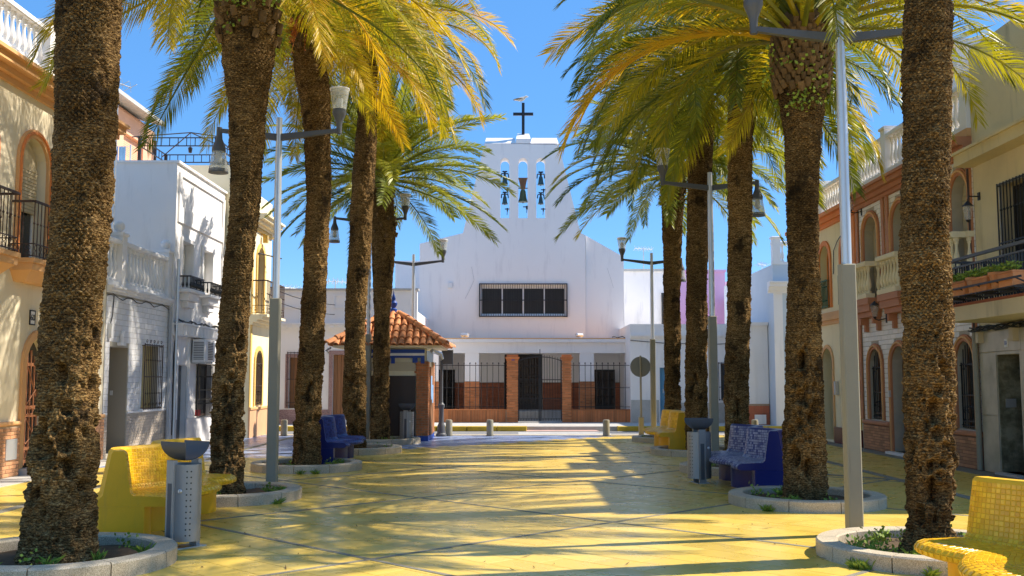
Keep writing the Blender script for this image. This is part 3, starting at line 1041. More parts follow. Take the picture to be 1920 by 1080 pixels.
# ------------------------------------------------------------------ far side behind the left palms
h = House('parapet_house', 'weathered white single-storey house with brown wooden door, barred window and pink granite dado', (-12.0, 36.2, .1), 0, 8.6, 4.0, 8, WHITE2)
for (x0, x1, z0, z1) in ((4.05, 5.05, .55, 2.35), (1.0, 2.0, .55, 2.35)):
    h.opening(x0, x1, z0, z1, 0, GRANITE_P, .12, .03, 'shutter', .15, None, leafmat=WOODB)
    h.grille(x0 - .05, x1 + .05, z0 + .05, z1 + .2, -.05, 8, IRONB, False, .008, (.08, .5))
dr = h.opening(5.62, 6.75, .2, 2.45, 0, GRANITE_P, .14, .03, 'none', .2)
for k in range(8):
    h.part('plank', MB().cbox(5.625 + k * .14, 5.76 + k * .14, .10, .16, .205, 2.445, .008), WOODB)
h.part('dado', MB().box(0.001, 5.47, -.06, -.001, 0, .5).box(6.9, 8.599, -.06, -.001, 0, .5), GRANITE_P)
h.box('doorstep', WHITE, 5.5, 6.9, -.25, .1, -.1, .18)
h.cornice(0, 8.6, 3.3, ((.06, .05), (.05, .12), (.10, .16), (.06, .22)), WHITE2)
for k in range(28):
    h.box('dentil', WHITE2, .1 + k * .3, .25 + k * .3, -.2, -.161, 3.41, 3.5)
h.box('parapet', WHITE2, 0, 8.6, .02, .3, 4.0, 4.75)
for x0 in (.5, 3.0, 5.6):
    h.part('parapet_panel', MB().prism([(x0, 4.12), (x0 + 2, 4.12), (x0 + 2, 4.6), (x0, 4.6)], -.02, .019, [[(x0 + .05, 4.17), (x0 + 1.95, 4.17), (x0 + 1.95, 4.55), (x0 + .05, 4.55)]]), WHITE2)
h.box('coping', STONE, -.05, 8.65, -.05, .35, 4.75, 4.82)
h.finish()

# ------------------------------------------------------------------ right-hand terrace
RX = 8.45
# ---- house with flower balcony (local x = 18.3 - Y)
h = House('balcony_house', 'grey-cream house with marble ground floor and black railed balcony of flower pots', (RX, 18.3, 0), -HR, 4.05, 7.7, 9, GREYCREAM)
h.opening(.62, 1.45, .05, 2.06, 0, MARBLE, .05, .03, 'none', .25)
h.front = .55
h.part('door_reveal', MB().box(.621, .64, .0, .5, .051, 2.059).box(1.43, 1.449, 0, .5, .051, 2.059), MARBLE2)
dr = h.part('door', MB().box(.641, 1.429, .40, .44, .051, 2.059), DARKDOOR)
db = MB().tube([(0, .38, .12), (0, .38, 2.0)], .012, 6)
for z in (.6, 1.2, 1.75):
    db.lathe([(.001, z - .06), (.024, z), (.001, z + .06)], 6, (0, .38))
me = db.mesh('door_bar', IRON)
for k in range(7):
    link('door_bar', me, dr, T(.7 + k * .112, 0, 0))
h.part('door_rail', MB().box(.65, 1.42, .365, .395, .1, .2).box(.65, 1.42, .365, .395, .95, 1.05).box(.65, 1.42, .365, .395, 1.94, 2.04), IRON, parent=dr)
h.box('intercom', ALU, .641, .65, .1, .28, 1.15, 1.3)
for (x0, x1, z0, z1) in ((.02, .57, .02, 1.0), (.02, .57, 1.008, 2.1), (.02, 1.5, 2.118, 2.59), (1.5, 2.6, .02, 1.0), (1.5, 2.6, 1.008, 2.11), (1.508, 2.6, 2.118, 2.59), (2.608, 4.03, .02, 1.0), (2.608, 4.03, 1.008, 2.11), (2.608, 4.03, 2.118, 2.59)):
    h.part('marble_slab', MB().cbox(x0, x1, -.03, -.001, z0, z1, .004), MARBLE)
h.box('threshold', STONE, .6, 1.47, -.12, .3, -.1, .05)
num = h.box('number_tile', WHITE, .98, 1.08, -.045, -.031, 2.18, 2.32)
link('house_number', text_mesh('33', .085, BLUEP), num, Matrix.Translation((1.03, -.047, 2.25)) @ Matrix.Rotation(R(90), 4, 'X'))
h.box('meter_box', BEIGE, .1, .2, -.13, -.031, 2.28, 2.48)
h.box('meter_box', BEIGE, 1.32, 1.46, -.13, -.031, 2.27, 2.56)
h.opening(1.05, 2.75, 2.95, 4.95, 0, STONE, .06, .03, 'glass', .2, None, fmat=IRON)
h.grille(1.0, 2.8, 3.1, 5.0, -.06, 15, IRON, False, .012, (.45,))
sb = h.part('balcony', MB().box(.9, 4.2, -1.0, 0, 2.60, 2.84), GREYCREAM)
h.part('balcony_edge', MB().box(.89, 4.21, -1.01, 0, 2.841, 2.885), BRICKD, parent=sb)
b = MB().box(.92, 4.18, -.96, -.91, 3.62, 3.67).box(.92, 4.18, -.95, -.92, 3.50, 3.53).box(.92, 4.18, -.95, -.92, 2.93, 2.96).box(.92, .95, -.91, -.002, 3.62, 3.66).box(.92, .95, -.91, -.002, 2.93, 2.96)
rl = b.build('balcony_railing', GREYD, h.o)
me = MB().box(-.009, .009, -.945, -.925, 2.886, 3.5).mesh('bar', IRON)
for k in range(37):
    link('bar', me, rl, T(.95 + k * .087, 0, 0))
me = MB().box(.928, .946, -.009, .009, 2.886, 3.62).mesh('side_bar', IRON)
for k in range(9):
    link('side_bar', me, rl, T(0, -.9 + k * .1, 0))
b = MB().box(.95, 4.18, -1.33, -1.31, 3.06, 3.09)
for k in range(6):
    b.box(.97 + k * .6, 1.0 + k * .6, -1.32, -.96, 2.93, 2.96)
    b.tube([(.985 + k * .6, -.97, 2.93), (.985 + k * .6, -1.32, 3.08)], .012, 5)
for yy in (-1.05, -1.15, -1.25):
    b.box(.95, 4.18, yy - .01, yy + .01, 2.961, 2.975)
b.build('pot_rack', IRON, h.o)
h.part('downpipe', MB().tube([(-.03, -.08, .02), (-.03, -.08, 2.55)], .05, 10), GREY, 40)
h.part('downpipe', MB().tube([(-.10, -.05, .02), (-.10, -.05, 5.5)], .03, 8), IRONB, 40)
cab = MB()
for q in range(6):
    cab.tube([(-.05 + 3.9 * k / 30, -.06 - .025 * q, 2.52 + .04 * math.sin(k * .7 + q * 2) + .02 * random.random()) for k in range(31)], .013, 5)
cab.build('cables', IRON, h.o)
h.cornice(0, 4.05, 5.5, ((.2, .35), (.05, .4)), GREYCREAM, 'upper_slab')
lt = h.part('wall_lantern', MB().lathe([(.001, 4.86), (.09, 4.76), (.10, 4.75)], 6, (.21, -.22)).lathe([(.05, 4.5), (.03, 4.47), (.001, 4.45)], 6, (.21, -.22)).tube([(.21, -.22, 4.86), (.21, -.2, 4.93), (.21, -.02, 4.93)], .012, 5).box(.17, .25, -.02, -.001, 4.86, 5.0), IRON)
h.part('lantern_glass', MB().lathe([(.05, 4.501), (.088, 4.749)], 6, (.21, -.22)), CLEAR, parent=lt)
h.finish()
rooth = h.o
# flower pots on the rack: things of their own
potm = TERRA
def pot(x, long, lab):
    W = WM[rooth.name]
    p = W @ Vector((x, -1.16, 2.977))
    t = thing('flower_pot', lab, 'flower pot', tuple(p), -HR, 'terracotta pots on the balcony rack')
    if long:
        MB().prism([(-.20, 0), (.20, 0), (.24, .19), (-.24, .19)], -.10, .10).box(-.25, .25, -.115, .115, .191, .22).build('planter', potm, t)
    else:
        MB().lathe([(.09, 0), (.125, .20), (.145, .20), (.145, .25), (.115, .25), (.11, .2)], 14).build('pot', potm, t, 40)
    b = MB()
    for k in range(150):
        a, rr = random.uniform(0, 6.28), random.uniform(0, .11)
        bx, by = rr * math.cos(a) * (2.1 if long else 1), rr * math.sin(a)
        hh_ = random.uniform(.02, .13)
        q = Vector((bx * 1.25, by * 1.3, .22 + hh_))
        d = Vector((random.gauss(0, 1), random.gauss(0, 1), random.gauss(.3, .5))).normalized() * .035
        e = d.cross(Vector((random.gauss(0, 1), random.gauss(0, 1), .4))).normalized() * .012
        b.add([q, q + d + e, q + d * 2, q + d - e], [(0, 1, 2, 3)])
    for k in range(10):
        a = random.uniform(0, 6.28)
        b.tube([(0.03 * math.cos(a), .03 * math.sin(a), .2), (.08 * math.cos(a) * (2 if long else 1), .08 * math.sin(a), .30)], .003, 3)
    stuff(b.build('foliage', WEED, t))
for i, (x, lg, lab) in enumerate(((1.3, 1, 'long terracotta trough at the far end of the balcony pot rack'), (1.68, 0, 'small round terracotta pot, second from the far end of the balcony rack'),
        (2.05, 1, 'terracotta trough between two round pots on the balcony rack'), (2.42, 0, 'round terracotta pot with raised rim, middle of the balcony rack'), (2.8, 1, 'terracotta trough just past the middle of the balcony rack'),
        (3.18, 0, 'round terracotta pot beside the last trough on the balcony rack'), (3.6, 1, 'long terracotta trough at the near end of the balcony rack in view'))):
    pot(x, lg, lab)

# ---- white brick house with brown trim (local x = 24.6 - Y)
h = House('brick_trim_house', 'white glazed-brick house with brown arched surrounds, corbelled balconies and roof balustrade', (RX, 24.6, 0), -HR, 6.29, 6.0, 9, GROUT)
hl = []
for (x0, x1, fill) in ((.62, 1.42, 'w'), (2.02, 2.92, 'd'), (3.6, 4.4, 'w'), (5.32, 6.06, 'w')):
    z0 = .72 if fill == 'w' else .06
    if fill == 'w':
        h.opening(x0, x1, z0, 1.95, .40, BROWN, .13, .04, 'glass', .18, None, fmat=WOODB, trim2=TAN)
        h.grille(x0 + .03, x1 - .03, z0 + .02, 1.95, .06, 6, IRON, True, .010, (.1, .5), rise=.36)
    else:
        h.opening(x0, x1, z0, 1.95, .42, BROWN, .13, .04, 'door', .22, None, leafmat=WOODB, trim2=TAN)
        h.box('doorstep', WHITE, x0 - .12, x1 + .12, -.18, .2, -.1, .06)
    hl.append(arc_top(x0 - .13, x1 + .13, z0 - .05, 1.95, .54))
for (x0, x1) in ((.52, 1.42), (2.35, 3.25), (3.9, 4.7), (5.35, 6.1)):
    h.opening(x0, x1, 3.52, 5.05, .42, BROWN, .14, .04, 'shutter', .18, None, leafmat=BEIGE, trim2=TAN)
    hl.append(arc_top(x0 - .14, x1 + .14, 3.4, 5.05, .58))
w = h.finish()
wb = brick_mesh('wall_brick', .27, .098, .012, WBRICK, .006)
pieces(w, 'wall_brick', wb, courses(.2, 6.29, .70, 5.75, .28, .108, .01, 0, hl), .15, 300, 'wall_brick_courses')
dd = h.part('brick_dado', MB().box(.2, 1.86, -.05, -.001, 0, .60).box(3.08, 6.289, -.05, -.001, 0, .60), MORTARD)
bm = brick_mesh('brick', .235, .052, .010, BRICKT)
pieces(dd, 'brick', bm, courses(.2, 1.86, .02, .6, .245, .062, .01, -.05) + courses(3.08, 6.29, .02, .6, .245, .062, .01, -.05), .11, 300)
h.part('dado_cap', MB().cbox(.2, 1.87, -.09, -.001, .601, .69, .02).cbox(3.07, 6.289, -.09, -.001, .601, .69, .02), BROWN)
for x in (0.02, 1.75, 2.02, 4.85, 6.1):
    h.box('pilaster', BROWN, x, x + .15, -.05, -.014, .70 if x < .1 or x > 6 else 3.45, 5.75)
h.cornice(0, 6.29, 5.75, ((.08, .08), (.10, .16), (.10, .28), (.06, .36)), BROWN)
h.box('parapet', TAN, 0, 6.29, -.08, .2, 6.1, 6.25)
h.balustrade(0, 6.29, 6.25, 7.15, .06, .2, WHITE2, bal_w, (.1, 2.1, 4.2, 6.15))
for (x0, x1) in ((.42, 1.62), (2.2, 3.4), (3.75, 4.85), (5.2, 6.25)):
    st = h.part('balcony', MB().box(x0, x1, -.36, 0, 3.36, 3.5).box(x0 + .04, x1 - .04, -.32, 0, 3.2, 3.359).box(x0 + .1, x1 - .1, -.24, 0, 3.08, 3.199), BROWN)
    for x in (x0 + .2, x1 - .2):
        h.part('bracket', MB().box(x - .05, x + .05, -.2, 0, 2.92, 3.079).box(x - .05, x + .05, -.1, 0, 2.76, 2.919), BROWN, parent=st)
    h.balustrade(x0 + .06, x1 - .06, 3.501, 4.34, -.27, .17, CREAM2, bal_c, (), False, -.002)
for (x, z) in ((1.82, 3.05), (.72 - .3, 5.72 + .0)):
    lt = h.part('wall_lantern', MB().lathe([(.001, z + .36), (.10, z + .26), (.11, z + .25)], 6, (x, -.28)).lathe([(.05, z), (.03, z - .03), (.001, z - .06)], 6, (x, -.28)).tube([(x, -.28, z - .05), (x, -.2, z - .08), (x, -.02, z - .04)], .014, 5).box(x - .03, x + .03, -.03, -.013, z - .14, z + .08), IRON)
    h.part('lantern_glass', MB().lathe([(.05, z + .001), (.095, z + .249)], 6, (x, -.28)), CLEAR, parent=lt)
h.box('letter_box', ALU, 1.92, 1.99, -.08, -.015, 1.25, 1.4)
# terrace room and timber pergola on the roof
h.part('roof_turret', MB().prism([(2.4, 6.0), (3.6, 6.0), (3.6, 8.7), (2.4, 8.7)], 1.0, 1.25, [arc_top(2.7, 3.3, 6.6, 8.0, .3)]).box(2.4, 2.65, 1.25, 2.2, 6, 8.7).box(3.35, 3.6, 1.25, 2.2, 6, 8.7).box(2.3, 3.7, .9, 2.3, 8.7, 8.85), WHITE2)
pg = h.part('roof_pergola', MB().box(3.9, 5.6, 1.6, 1.72, 8.3, 8.42).box(3.9, 5.6, 3.2, 3.32, 8.3, 8.42), WOODB)
for (x, y) in ((3.95, 1.66), (5.55, 1.66), (3.95, 3.26), (5.55, 3.26)):
    h.part('pergola_post', MB().box(x - .06, x + .06, y - .06, y + .06, 6.0, 8.299), WOODB, parent=pg)
for k in range(5):
    h.part('pergola_beam', MB().box(3.95 + k * .4, 4.02 + k * .4, 1.3, 3.6, 8.421, 8.52), WOODB, parent=pg)

# ---- cream house with orange trim (local x = 30.0 - Y)
h = House('orange_trim_house', 'cream house with orange cornice and arched orange windows, burgundy plinth', (RX, 30.0, 0), -HR, 5.39, 6.0, 9, CREAM2)
for (x0, x1) in ((.4, 1.1), (2.4, 3.25), (4.2, 5.0)):
    h.opening(x0, x1, 3.55, 4.85, .40, ORANGE, .13, .04, 'glass', .18, None, fmat=ORANGE, leafmat=GREENP if x0 < 3 else GLASS)
    h.grille(x0 - .02, x1 + .02, 3.55, 4.3, -.1, 7, GREENP, False, .012, ())
    z0 = .5 if x0 != 2.4 else .05
    h.opening(x0, x1, z0, 2.1, .38, TAN, .10, .03, 'door', .25, None, leafmat=M('olive_door', (.16, .11, .02), .5, .15))
    h.box('letter_box', ALU, x1 + .3, x1 + .42, -.09, -.001, 1.25, 1.6)
h.part('plinth', MB().box(0.001, 2.28, -.06, -.001, 0, .42).box(3.37, 5.389, -.06, -.001, 0, .42), BURG)
h.cornice(0, 5.39, 3.1, ((.1, .06), (.1, .12), (.12, .06)), TAN, 'string_course')
h.cornice(0, 5.39, 5.7, ((.10, .08), (.12, .18), (.10, .30)), ORANGE)
h.box('pilaster', ORANGE, 5.1, 5.3, -.04, -.001, 3.43, 5.69)
h.box('pilaster', OCHRE, 5.15, 5.35, -.03, -.001, .43, 3.09)
h.balustrade(0, 5.39, 6.03, 6.85, .06, .2, WHITE2, bal_w, (.1, 2.7, 5.25))
h.part('cable', MB().tube([(5.1, -.04, 5.6), (4.0, -.04, 5.2), (3.7, -.04, 5.0), (3.6, -.03, 4.4)], .012, 5), IRON)
h.finish()

# ---- pale blue corner house across the road, right
h = House('pale_blue_house', 'pale blue-grey corner house with moulded cornice and parapet beyond the terrace', (8.95, 34.6, .0), 0, 7, 5.6, 8, M('pale_blue_render', (.55, .62, .68), .7, .04))
h.opening(.5, 1.4, .9, 3.2, 0, WHITE, .12, .04, 'shutter', .15, None, leafmat=BLUED)
h.opening(2.6, 3.5, .9, 3.2, 0, WHITE, .12, .04, 'shutter', .15, None, leafmat=BLUED)
h.cornice(-.2, 7, 4.6, ((.1, .1), (.12, .2), (.12, .34), (.05, .4)), WHITE)
h.box('corner_pier', WHITE, 0.0, .3, -.06, -.001, 0, 4.6)
h.balustrade(0, 7, 5.6, 6.4, .1, .25, WHITE, bal_w, (.15,))
h.finish()

# ---- low white houses beside the church
h = House('low_white_house', 'long low white house with blue door and barred window beside the church', (4.35, 37.3, .1), 0, 6.0, 3.6, 8, WHITE)
h.opening(1.07, 1.42, .12, 2.0, 0, None, .05, .02, 'door', .12, None, leafmat=BLUED)
h.opening(3.3, 3.95, .85, 2.15, 0, WHITE, .05, .03, 'glass', .12, None)
h.grille(3.22, 4.0, .8, 2.2, -.06, 6, IRON, False, .009, (.35,))
h.part('dado', MB().box(0.001, 1.02, -.05, -.001, 0, .82).box(1.47, 5.99, -.05, -.001, 0, .72), TERRAZZO)
h.cornice(0, 6, 3.1, ((.05, .06), (.06, .1)), WHITE)
h.part('cable', MB().tube([(0, -.03, 3.0), (1.2, -.03, 2.9), (3.0, -.03, 2.85), (6, -.03, 3.0)], .012, 5), IRON)
h.finish()
h = House('white_block_house', 'white block house with red tiled dado at the street corner', (7.95, 35.4, .0), 0, .98, 3.55, 4, WHITE)
dd = h.part('dado', MB().box(0.001, .979, -.04, -.001, 0, .82).box(-.04, 0, -.04, 3, 0, .82), MORTAR)
rt = MB().cbox(-.12, .12, -.01, 0, -.12, .12, .004).mesh('tile', REDT)
pieces(dd, 'tile', rt, courses(0, .98, .02, .8, .245, .245, .006, -.041, (), False), .24, 300)
h.box('meter_cover', WHITE, .45, .85, -.075, -.055, .12, .45)
h.box('coping', WHITE, -.06, .979, -.12, 4, 3.55, 3.65)
h.box('pilaster', WHITE, .3, .5, -.05, -.001, .821, 2.9)
h.finish()
# houses further back
h = House('plastered_house', 'tall white plastered house with antennas behind the church end', (5.1, 46, 0), 0, 1.95, 6.6, 9, WHITE2)
h.opening(.35, .75, 3.3, 3.9, 0, STONE, .06, .02, 'glass', .12, None)
h.box('cornice', STONE, -.1, 2.05, -.12, 9, 6.6, 6.7)
h.part('drainpipe', MB().tube([(1.75, -.08, 3), (1.75, -.08, 5.6)], .06, 8), IRON)
h.finish()
h = House('lilac_house', 'lilac rendered house with flat roof behind the low white houses', (7.35, 49, 0), 0, 3.0, 6.9, 9, LILAC)
h.box('coping', LILAC, -.05, 3.05, -.1, 9, 6.9, 7.0)
for k in range(12):
    h.box('vent_brick', IRONB, .3 + k * .18, .38 + k * .18, -.005, 0.02, 6.5, 6.58)
h.finish()
h = House('lilac_gable_house', 'lower lilac house with red capped chimney above the white block', (10.4, 47, 0), 0, 5.0, 5.5, 8, LILAC)
h.box('chimney', WHITE2, .1, 1.1, -.9, -.1, 0, 4.4)
h.box('chimney_cap', REDT, .0, 1.2, -1.0, 0.0, 4.4, 4.55)
h.box('coping', WHITE2, -.1, 5.1, -.1, 8, 5.5, 5.6)
h.box('roof_room', WHITE2, .6, 3.6, 2, 6, 5.6, 6.7)
h.finish()
# ---- behind the left roofs
h = House('pink_house', 'salmon pink brick tower house with overhanging tiled eave behind the left roofs', (-11.55, 27.6, 0), HR, 4.5, 9.6, 8, PINKB)
h.box('side_wall', WHITE2, -.16, -.002, 0.0, 8, 0, 9.6)
h.opening(2.0, 3.6, 8.3, 9.0, 0, None, .05, .02, 'shutter', .12, None, leafmat=PINKB)
ev = h.part('eave', MB().add([(-.5, -.55, 9.65), (4.0, -.55, 9.65), (4.0, 3.5, 10.7), (-.5, 3.5, 10.7), (-.5, -.55, 9.77), (4.0, -.55, 9.77), (4.0, 3.5, 10.82), (-.5, 3.5, 10.82)],
     [(0, 3, 2, 1), (4, 5, 6, 7), (0, 1, 5, 4), (1, 2, 6, 5), (2, 3, 7, 6), (3, 0, 4, 7)]), STONE)
h.part('gable', MB().add([(0, 0, 9.6), (3.9, 0, 9.6), (3.9, 3.4, 9.6), (0, 3.4, 9.6), (0, .05, 9.7), (3.9, .05, 9.7), (3.9, 3.4, 10.6), (0, 3.4, 10.6)],
     [(0, 3, 2, 1), (4, 5, 6, 7), (0, 1, 5, 4), (1, 2, 6, 5), (2, 3, 7, 6), (3, 0, 4, 7)]), PINKB)
h.part('downpipe', MB().tube([(4.42, -.08, 3), (4.42, -.08, 9.3)], .05, 8), IRON)
h.finish()

# ------------------------------------------------------------------ church
CO = Vector((0.43, 41.0, 0.10))
church = thing('church', 'white church with tapered bell wall, three arched bell openings and brick-based portico', 'church', tuple(CO))
def c2(px, py, Y=41.0):
    p = at(px, py, Y) - CO
    return (p.x, p.z)
arches = []
for (a, b) in ((938, 955), (972, 989.5), (1005.7, 1022.7)):
    x0, zb = c2(a, 409)
    x1, zt = c2(b, 296)
    arches.append(arc_top(x0, x1, zb, zt - (x1 - x0) / 2, (x1 - x0) / 2, 10))
wx0, wz0 = c2(901, 592)
wx1, wz1 = c2(1061, 534)
win = [(wx0, wz0), (wx1, wz0), (wx1, wz1), (wx0, wz1)]
doors = []
for (a, b, t) in ((946, 1017, 664), (815, 853, 693), (1115, 1153, 693)):
    x0, z0 = c2(a, 768)
    x1, z1 = c2(b, t)
    doors.append(arc_top(x0, x1, z0, z1, 0))
def P2(*pts):
    return [c2(*p) for p in pts]
tw_l, tw_r = c2(908.5, 269), c2(1047.5, 271)
low_l, low_r = c2(787, 700)[0], c2(1098, 700)[0]
front = [(low_l, 0), (low_r, 0)] + P2((1098, 441), (1088.5, 437)) + [tw_r, tw_l] + P2((868, 437), (787, 457))
MB().prism(front, 0, .7, arches + [win] + doors).build('bell_wall', CHURCHW, church)
rx1 = c2(1170, 700)[0]
MB().prism([(low_r + .002, 0), (rx1, 0)] + P2((1170, 481), (1099, 441)), .12, .7).build('nave_wing', CHURCHW, church)
MB().prism([(low_l, 0), (rx1, 0)] + P2((1170, 482), (1088, 445), (980, 420), (868, 445), (787, 462)), .7, 22).build('nave', CHURCHW, church)
# sloped coping on top of the bell wall, higher in the middle
def coping(x0, x1, z0, z1, ya=0.0, yb=.7):
    v = [(x0, ya, z0), (x1, ya, z0), (x1, yb, z0), (x0, yb, z0), (x0 + .06, ya + .45, z1), (x1 - .06, ya + .45, z1), (x1 - .06, yb, z1), (x0 + .06, yb, z1)]
    return MB().add(v, [(0, 3, 2, 1), (4, 5, 6, 7), (0, 1, 5, 4), (1, 2, 6, 5), (2, 3, 7, 6), (3, 0, 4, 7)])
mx0, mx1 = c2(967.5, 260)[0], c2(995, 260)[0]
zt = tw_l[1]
coping(tw_l[0], mx0, zt + .002, zt + .34).build('coping', CHURCHW, church)
coping(mx1, tw_r[0], zt + .002, zt + .34).build('coping', CHURCHW, church)
MB().box(mx0, mx1, 0, .7, zt + .002, zt + .2).join(coping(mx0, mx1, zt + .2, zt + .52)).build('cross_plinth', CHURCHW, church)
# window of the gallery
PANE_D = M('dark_curtained_pane', (.035, .032, .03), .4, .35, 3, stretch=(9, 1, .4))
wf = MB().prism(win, .12, .2, [[(wx0 + .06 + (wx1 - wx0 - .06) * k / 4, wz0 + .09), (wx0 + (wx1 - wx0 - .06) * (k + 1) / 4, wz0 + .09), (wx0 + (wx1 - wx0 - .06) * (k + 1) / 4, wz1 - .14), (wx0 + .06 + (wx1 - wx0 - .06) * k / 4, wz1 - .14)] for k in range(4)]).build('window_frame', WHITE2, church)
for k in range(4):
    a, b = wx0 + .06 + (wx1 - wx0 - .06) * k / 4, wx0 + (wx1 - wx0 - .06) * (k + 1) / 4
    MB().box(a + .001, b - .001, .16, .18, wz0 + .091, wz1 - .141).build('pane', PANE_D, wf)
MB().box(wx0, wx1, .3, .4, wz0, wz1).build('curtain', CURTAIN, church)
gb = MB()
for z in (wz0 - .03, (wz0 + wz1) / 2, wz1 + .03):
    gb.box(wx0 - .04, wx1 + .04, -.09, -.06, z - .02, z + .02)
for x in (wx0 - .04, wx1 + .04):
    gb.box(x - .02, x + .02, -.095, -.0, wz0 - .05, wz1 + .05)
gr = gb.build('window_grille', IRON, church)
me = MB().box(-.008, .008, -.083, -.067, wz0 - .03, wz1 + .03).mesh('bar', IRON)
for k in range(36):
    link('bar', me, gr, T(wx0 + (wx1 - wx0) * (k + .5) / 36, 0, 0))
# doors with carved panels
for i, d in enumerate(doors):
    (x0, z0), (x1, z1) = d[0], d[2]
    yd = .03 if i == 2 else .3
    dr = MB().box(x0 + .002, x1 - .002, yd, yd + .08, z0, z1 - .002).build('door', DARKDOOR, church)
    n = 6 if i == 0 else 4
    pm = MB().cbox(-.13, .13, -.03, 0, -.17, .17, .06).mesh('door_panel', M('door_panel_wood', (.05, .035, .025), .5, .2))
    for a in range(n):
        for b in range(5 if i == 0 else 4):
            xx = x0 + (x1 - x0) * (a + .5) / n
            zz = z0 + .2 + (z1 - z0 - .3) * (b + .5) / (5 if i == 0 else 4)
            link('door_panel', pm, dr, Matrix.Translation((xx, yd - .001, zz)) @ Matrix.Diagonal((min(1, (x1 - x0) / n / .3), 1, 1, 1)))
# portico
px0, px1 = at(796, 700, 39).x - CO.x, at(1192, 700, 39).x - CO.x
zb0, zb1 = at(980, 662, 39).z - CO.z, at(980, 642, 39).z - CO.z
MB().box(px0, px1, -2.0, -1.7, zb0, zb1).build('portico_beam', CHURCHW, church)
MB().box(px0 - .03, px1 + .03, -2.1, .0, zb1 + .001, zb1 + .13).build('portico_roof', CHURCHW, church)
MB().box(px0 - .04, px1 + .04, -2.11, .0, zb1 + .131, zb1 + .165).build('roof_edge', TAN, church)
MB().box(px0 + .01, px1 - .01, -1.699, -.01, zb0 + .15, zb1 - .001).build('portico_ceiling', CHURCHW, church)
dz = at(980, 715, 39).z - CO.z
dzi = at(980, 717, 41).z - CO.z
fz = at(980, 768, 41).z - CO.z
MB().box(px0, px1, -2.3, -.002, 0, fz - .002).build('portico_floor', STONE, church)
brc = brick_mesh('brick', .235, .052, .012, BRICK)
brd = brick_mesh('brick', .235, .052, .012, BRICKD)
for (a, b) in ((796, 822), (871.5, 898), (1087, 1114), (1179, 1192)):
    xa, xb = at(a, 700, 39).x - CO.x, at(b, 700, 39).x - CO.x
    MB().box(xa, xb, -1.98, -1.72, dz, zb0 + .01).build('column', CHURCHW, church)
    cb_ = MB().box(xa - .02, xb + .02, -2.0, -1.70, fz, dz - .001).build('column_base', MORTAR, church)
    pieces(cb_, 'brick', brc, courses(xa - .02, xb + .02, fz, dz, .245, .062, .01, -2.001), .11, 300)
MB().box(px1 - .02, px1, -1.7, -.001, 0, zb0).build('portico_side', CHURCHW, church)
hd_ = [d for d in doors]
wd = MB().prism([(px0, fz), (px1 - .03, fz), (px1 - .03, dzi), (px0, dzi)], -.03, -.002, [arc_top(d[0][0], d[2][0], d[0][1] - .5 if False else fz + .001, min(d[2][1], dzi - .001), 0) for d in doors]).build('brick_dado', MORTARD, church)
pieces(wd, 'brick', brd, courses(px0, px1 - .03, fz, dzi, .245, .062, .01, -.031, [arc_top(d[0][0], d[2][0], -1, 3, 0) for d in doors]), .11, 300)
# floodlights on the portico roof
for (x, s) in ((870, -1), (1088, 1)):
    xx = at(x, 634, 39).x - CO.x
    zz = zb1 + .17
    fl = MB().cbox(-.15, .15, -.1, .06, .07, .19, .03).box(-.03, .03, -.02, .02, 0, .08).xf(T(xx, -1.7, zz) @ Matrix.Rotation(s * .5, 4, 'Z') @ Matrix.Rotation(-.35, 4, 'X')).build('floodlight', ALU, church)
MB().box(-.09, .09, -.09, 0, 0, .2).build('wall_lamp', PLASTW, church, m=T(at(844, 537, 41).x - CO.x, -.001, at(844, 540, 41).z - CO.z))
for pts in (((1138, 502), (1146, 525), (1150, 540)), ((884, 500), (889, 525), (880, 545), (872, 560))):
    MB().tube([(c2(a, b)[0], -.012, c2(a, b)[1]) for a, b in pts], .005, 5).build('wall_cable', GREYT, church)
MB().tube([(px1 - .9 + .1 * k, -2.08 + .02 * (k % 3), zb1 + .2 + .03 * math.sin(k * 2.1)) for k in range(10)], .018, 5).build('roof_cable', IRON, church)
# left annex
h = House('church_annex', 'pale side block of the church with lower roof behind the kiosk', tuple(at(738, 800, 43.5).xy) + (0,), 0, 1.5, 6.7, 9, CHURCHW)
h.box('coping', CHURCHW, -.05, 1.5, -.05, 9, 6.7, 6.78)
h.finish()

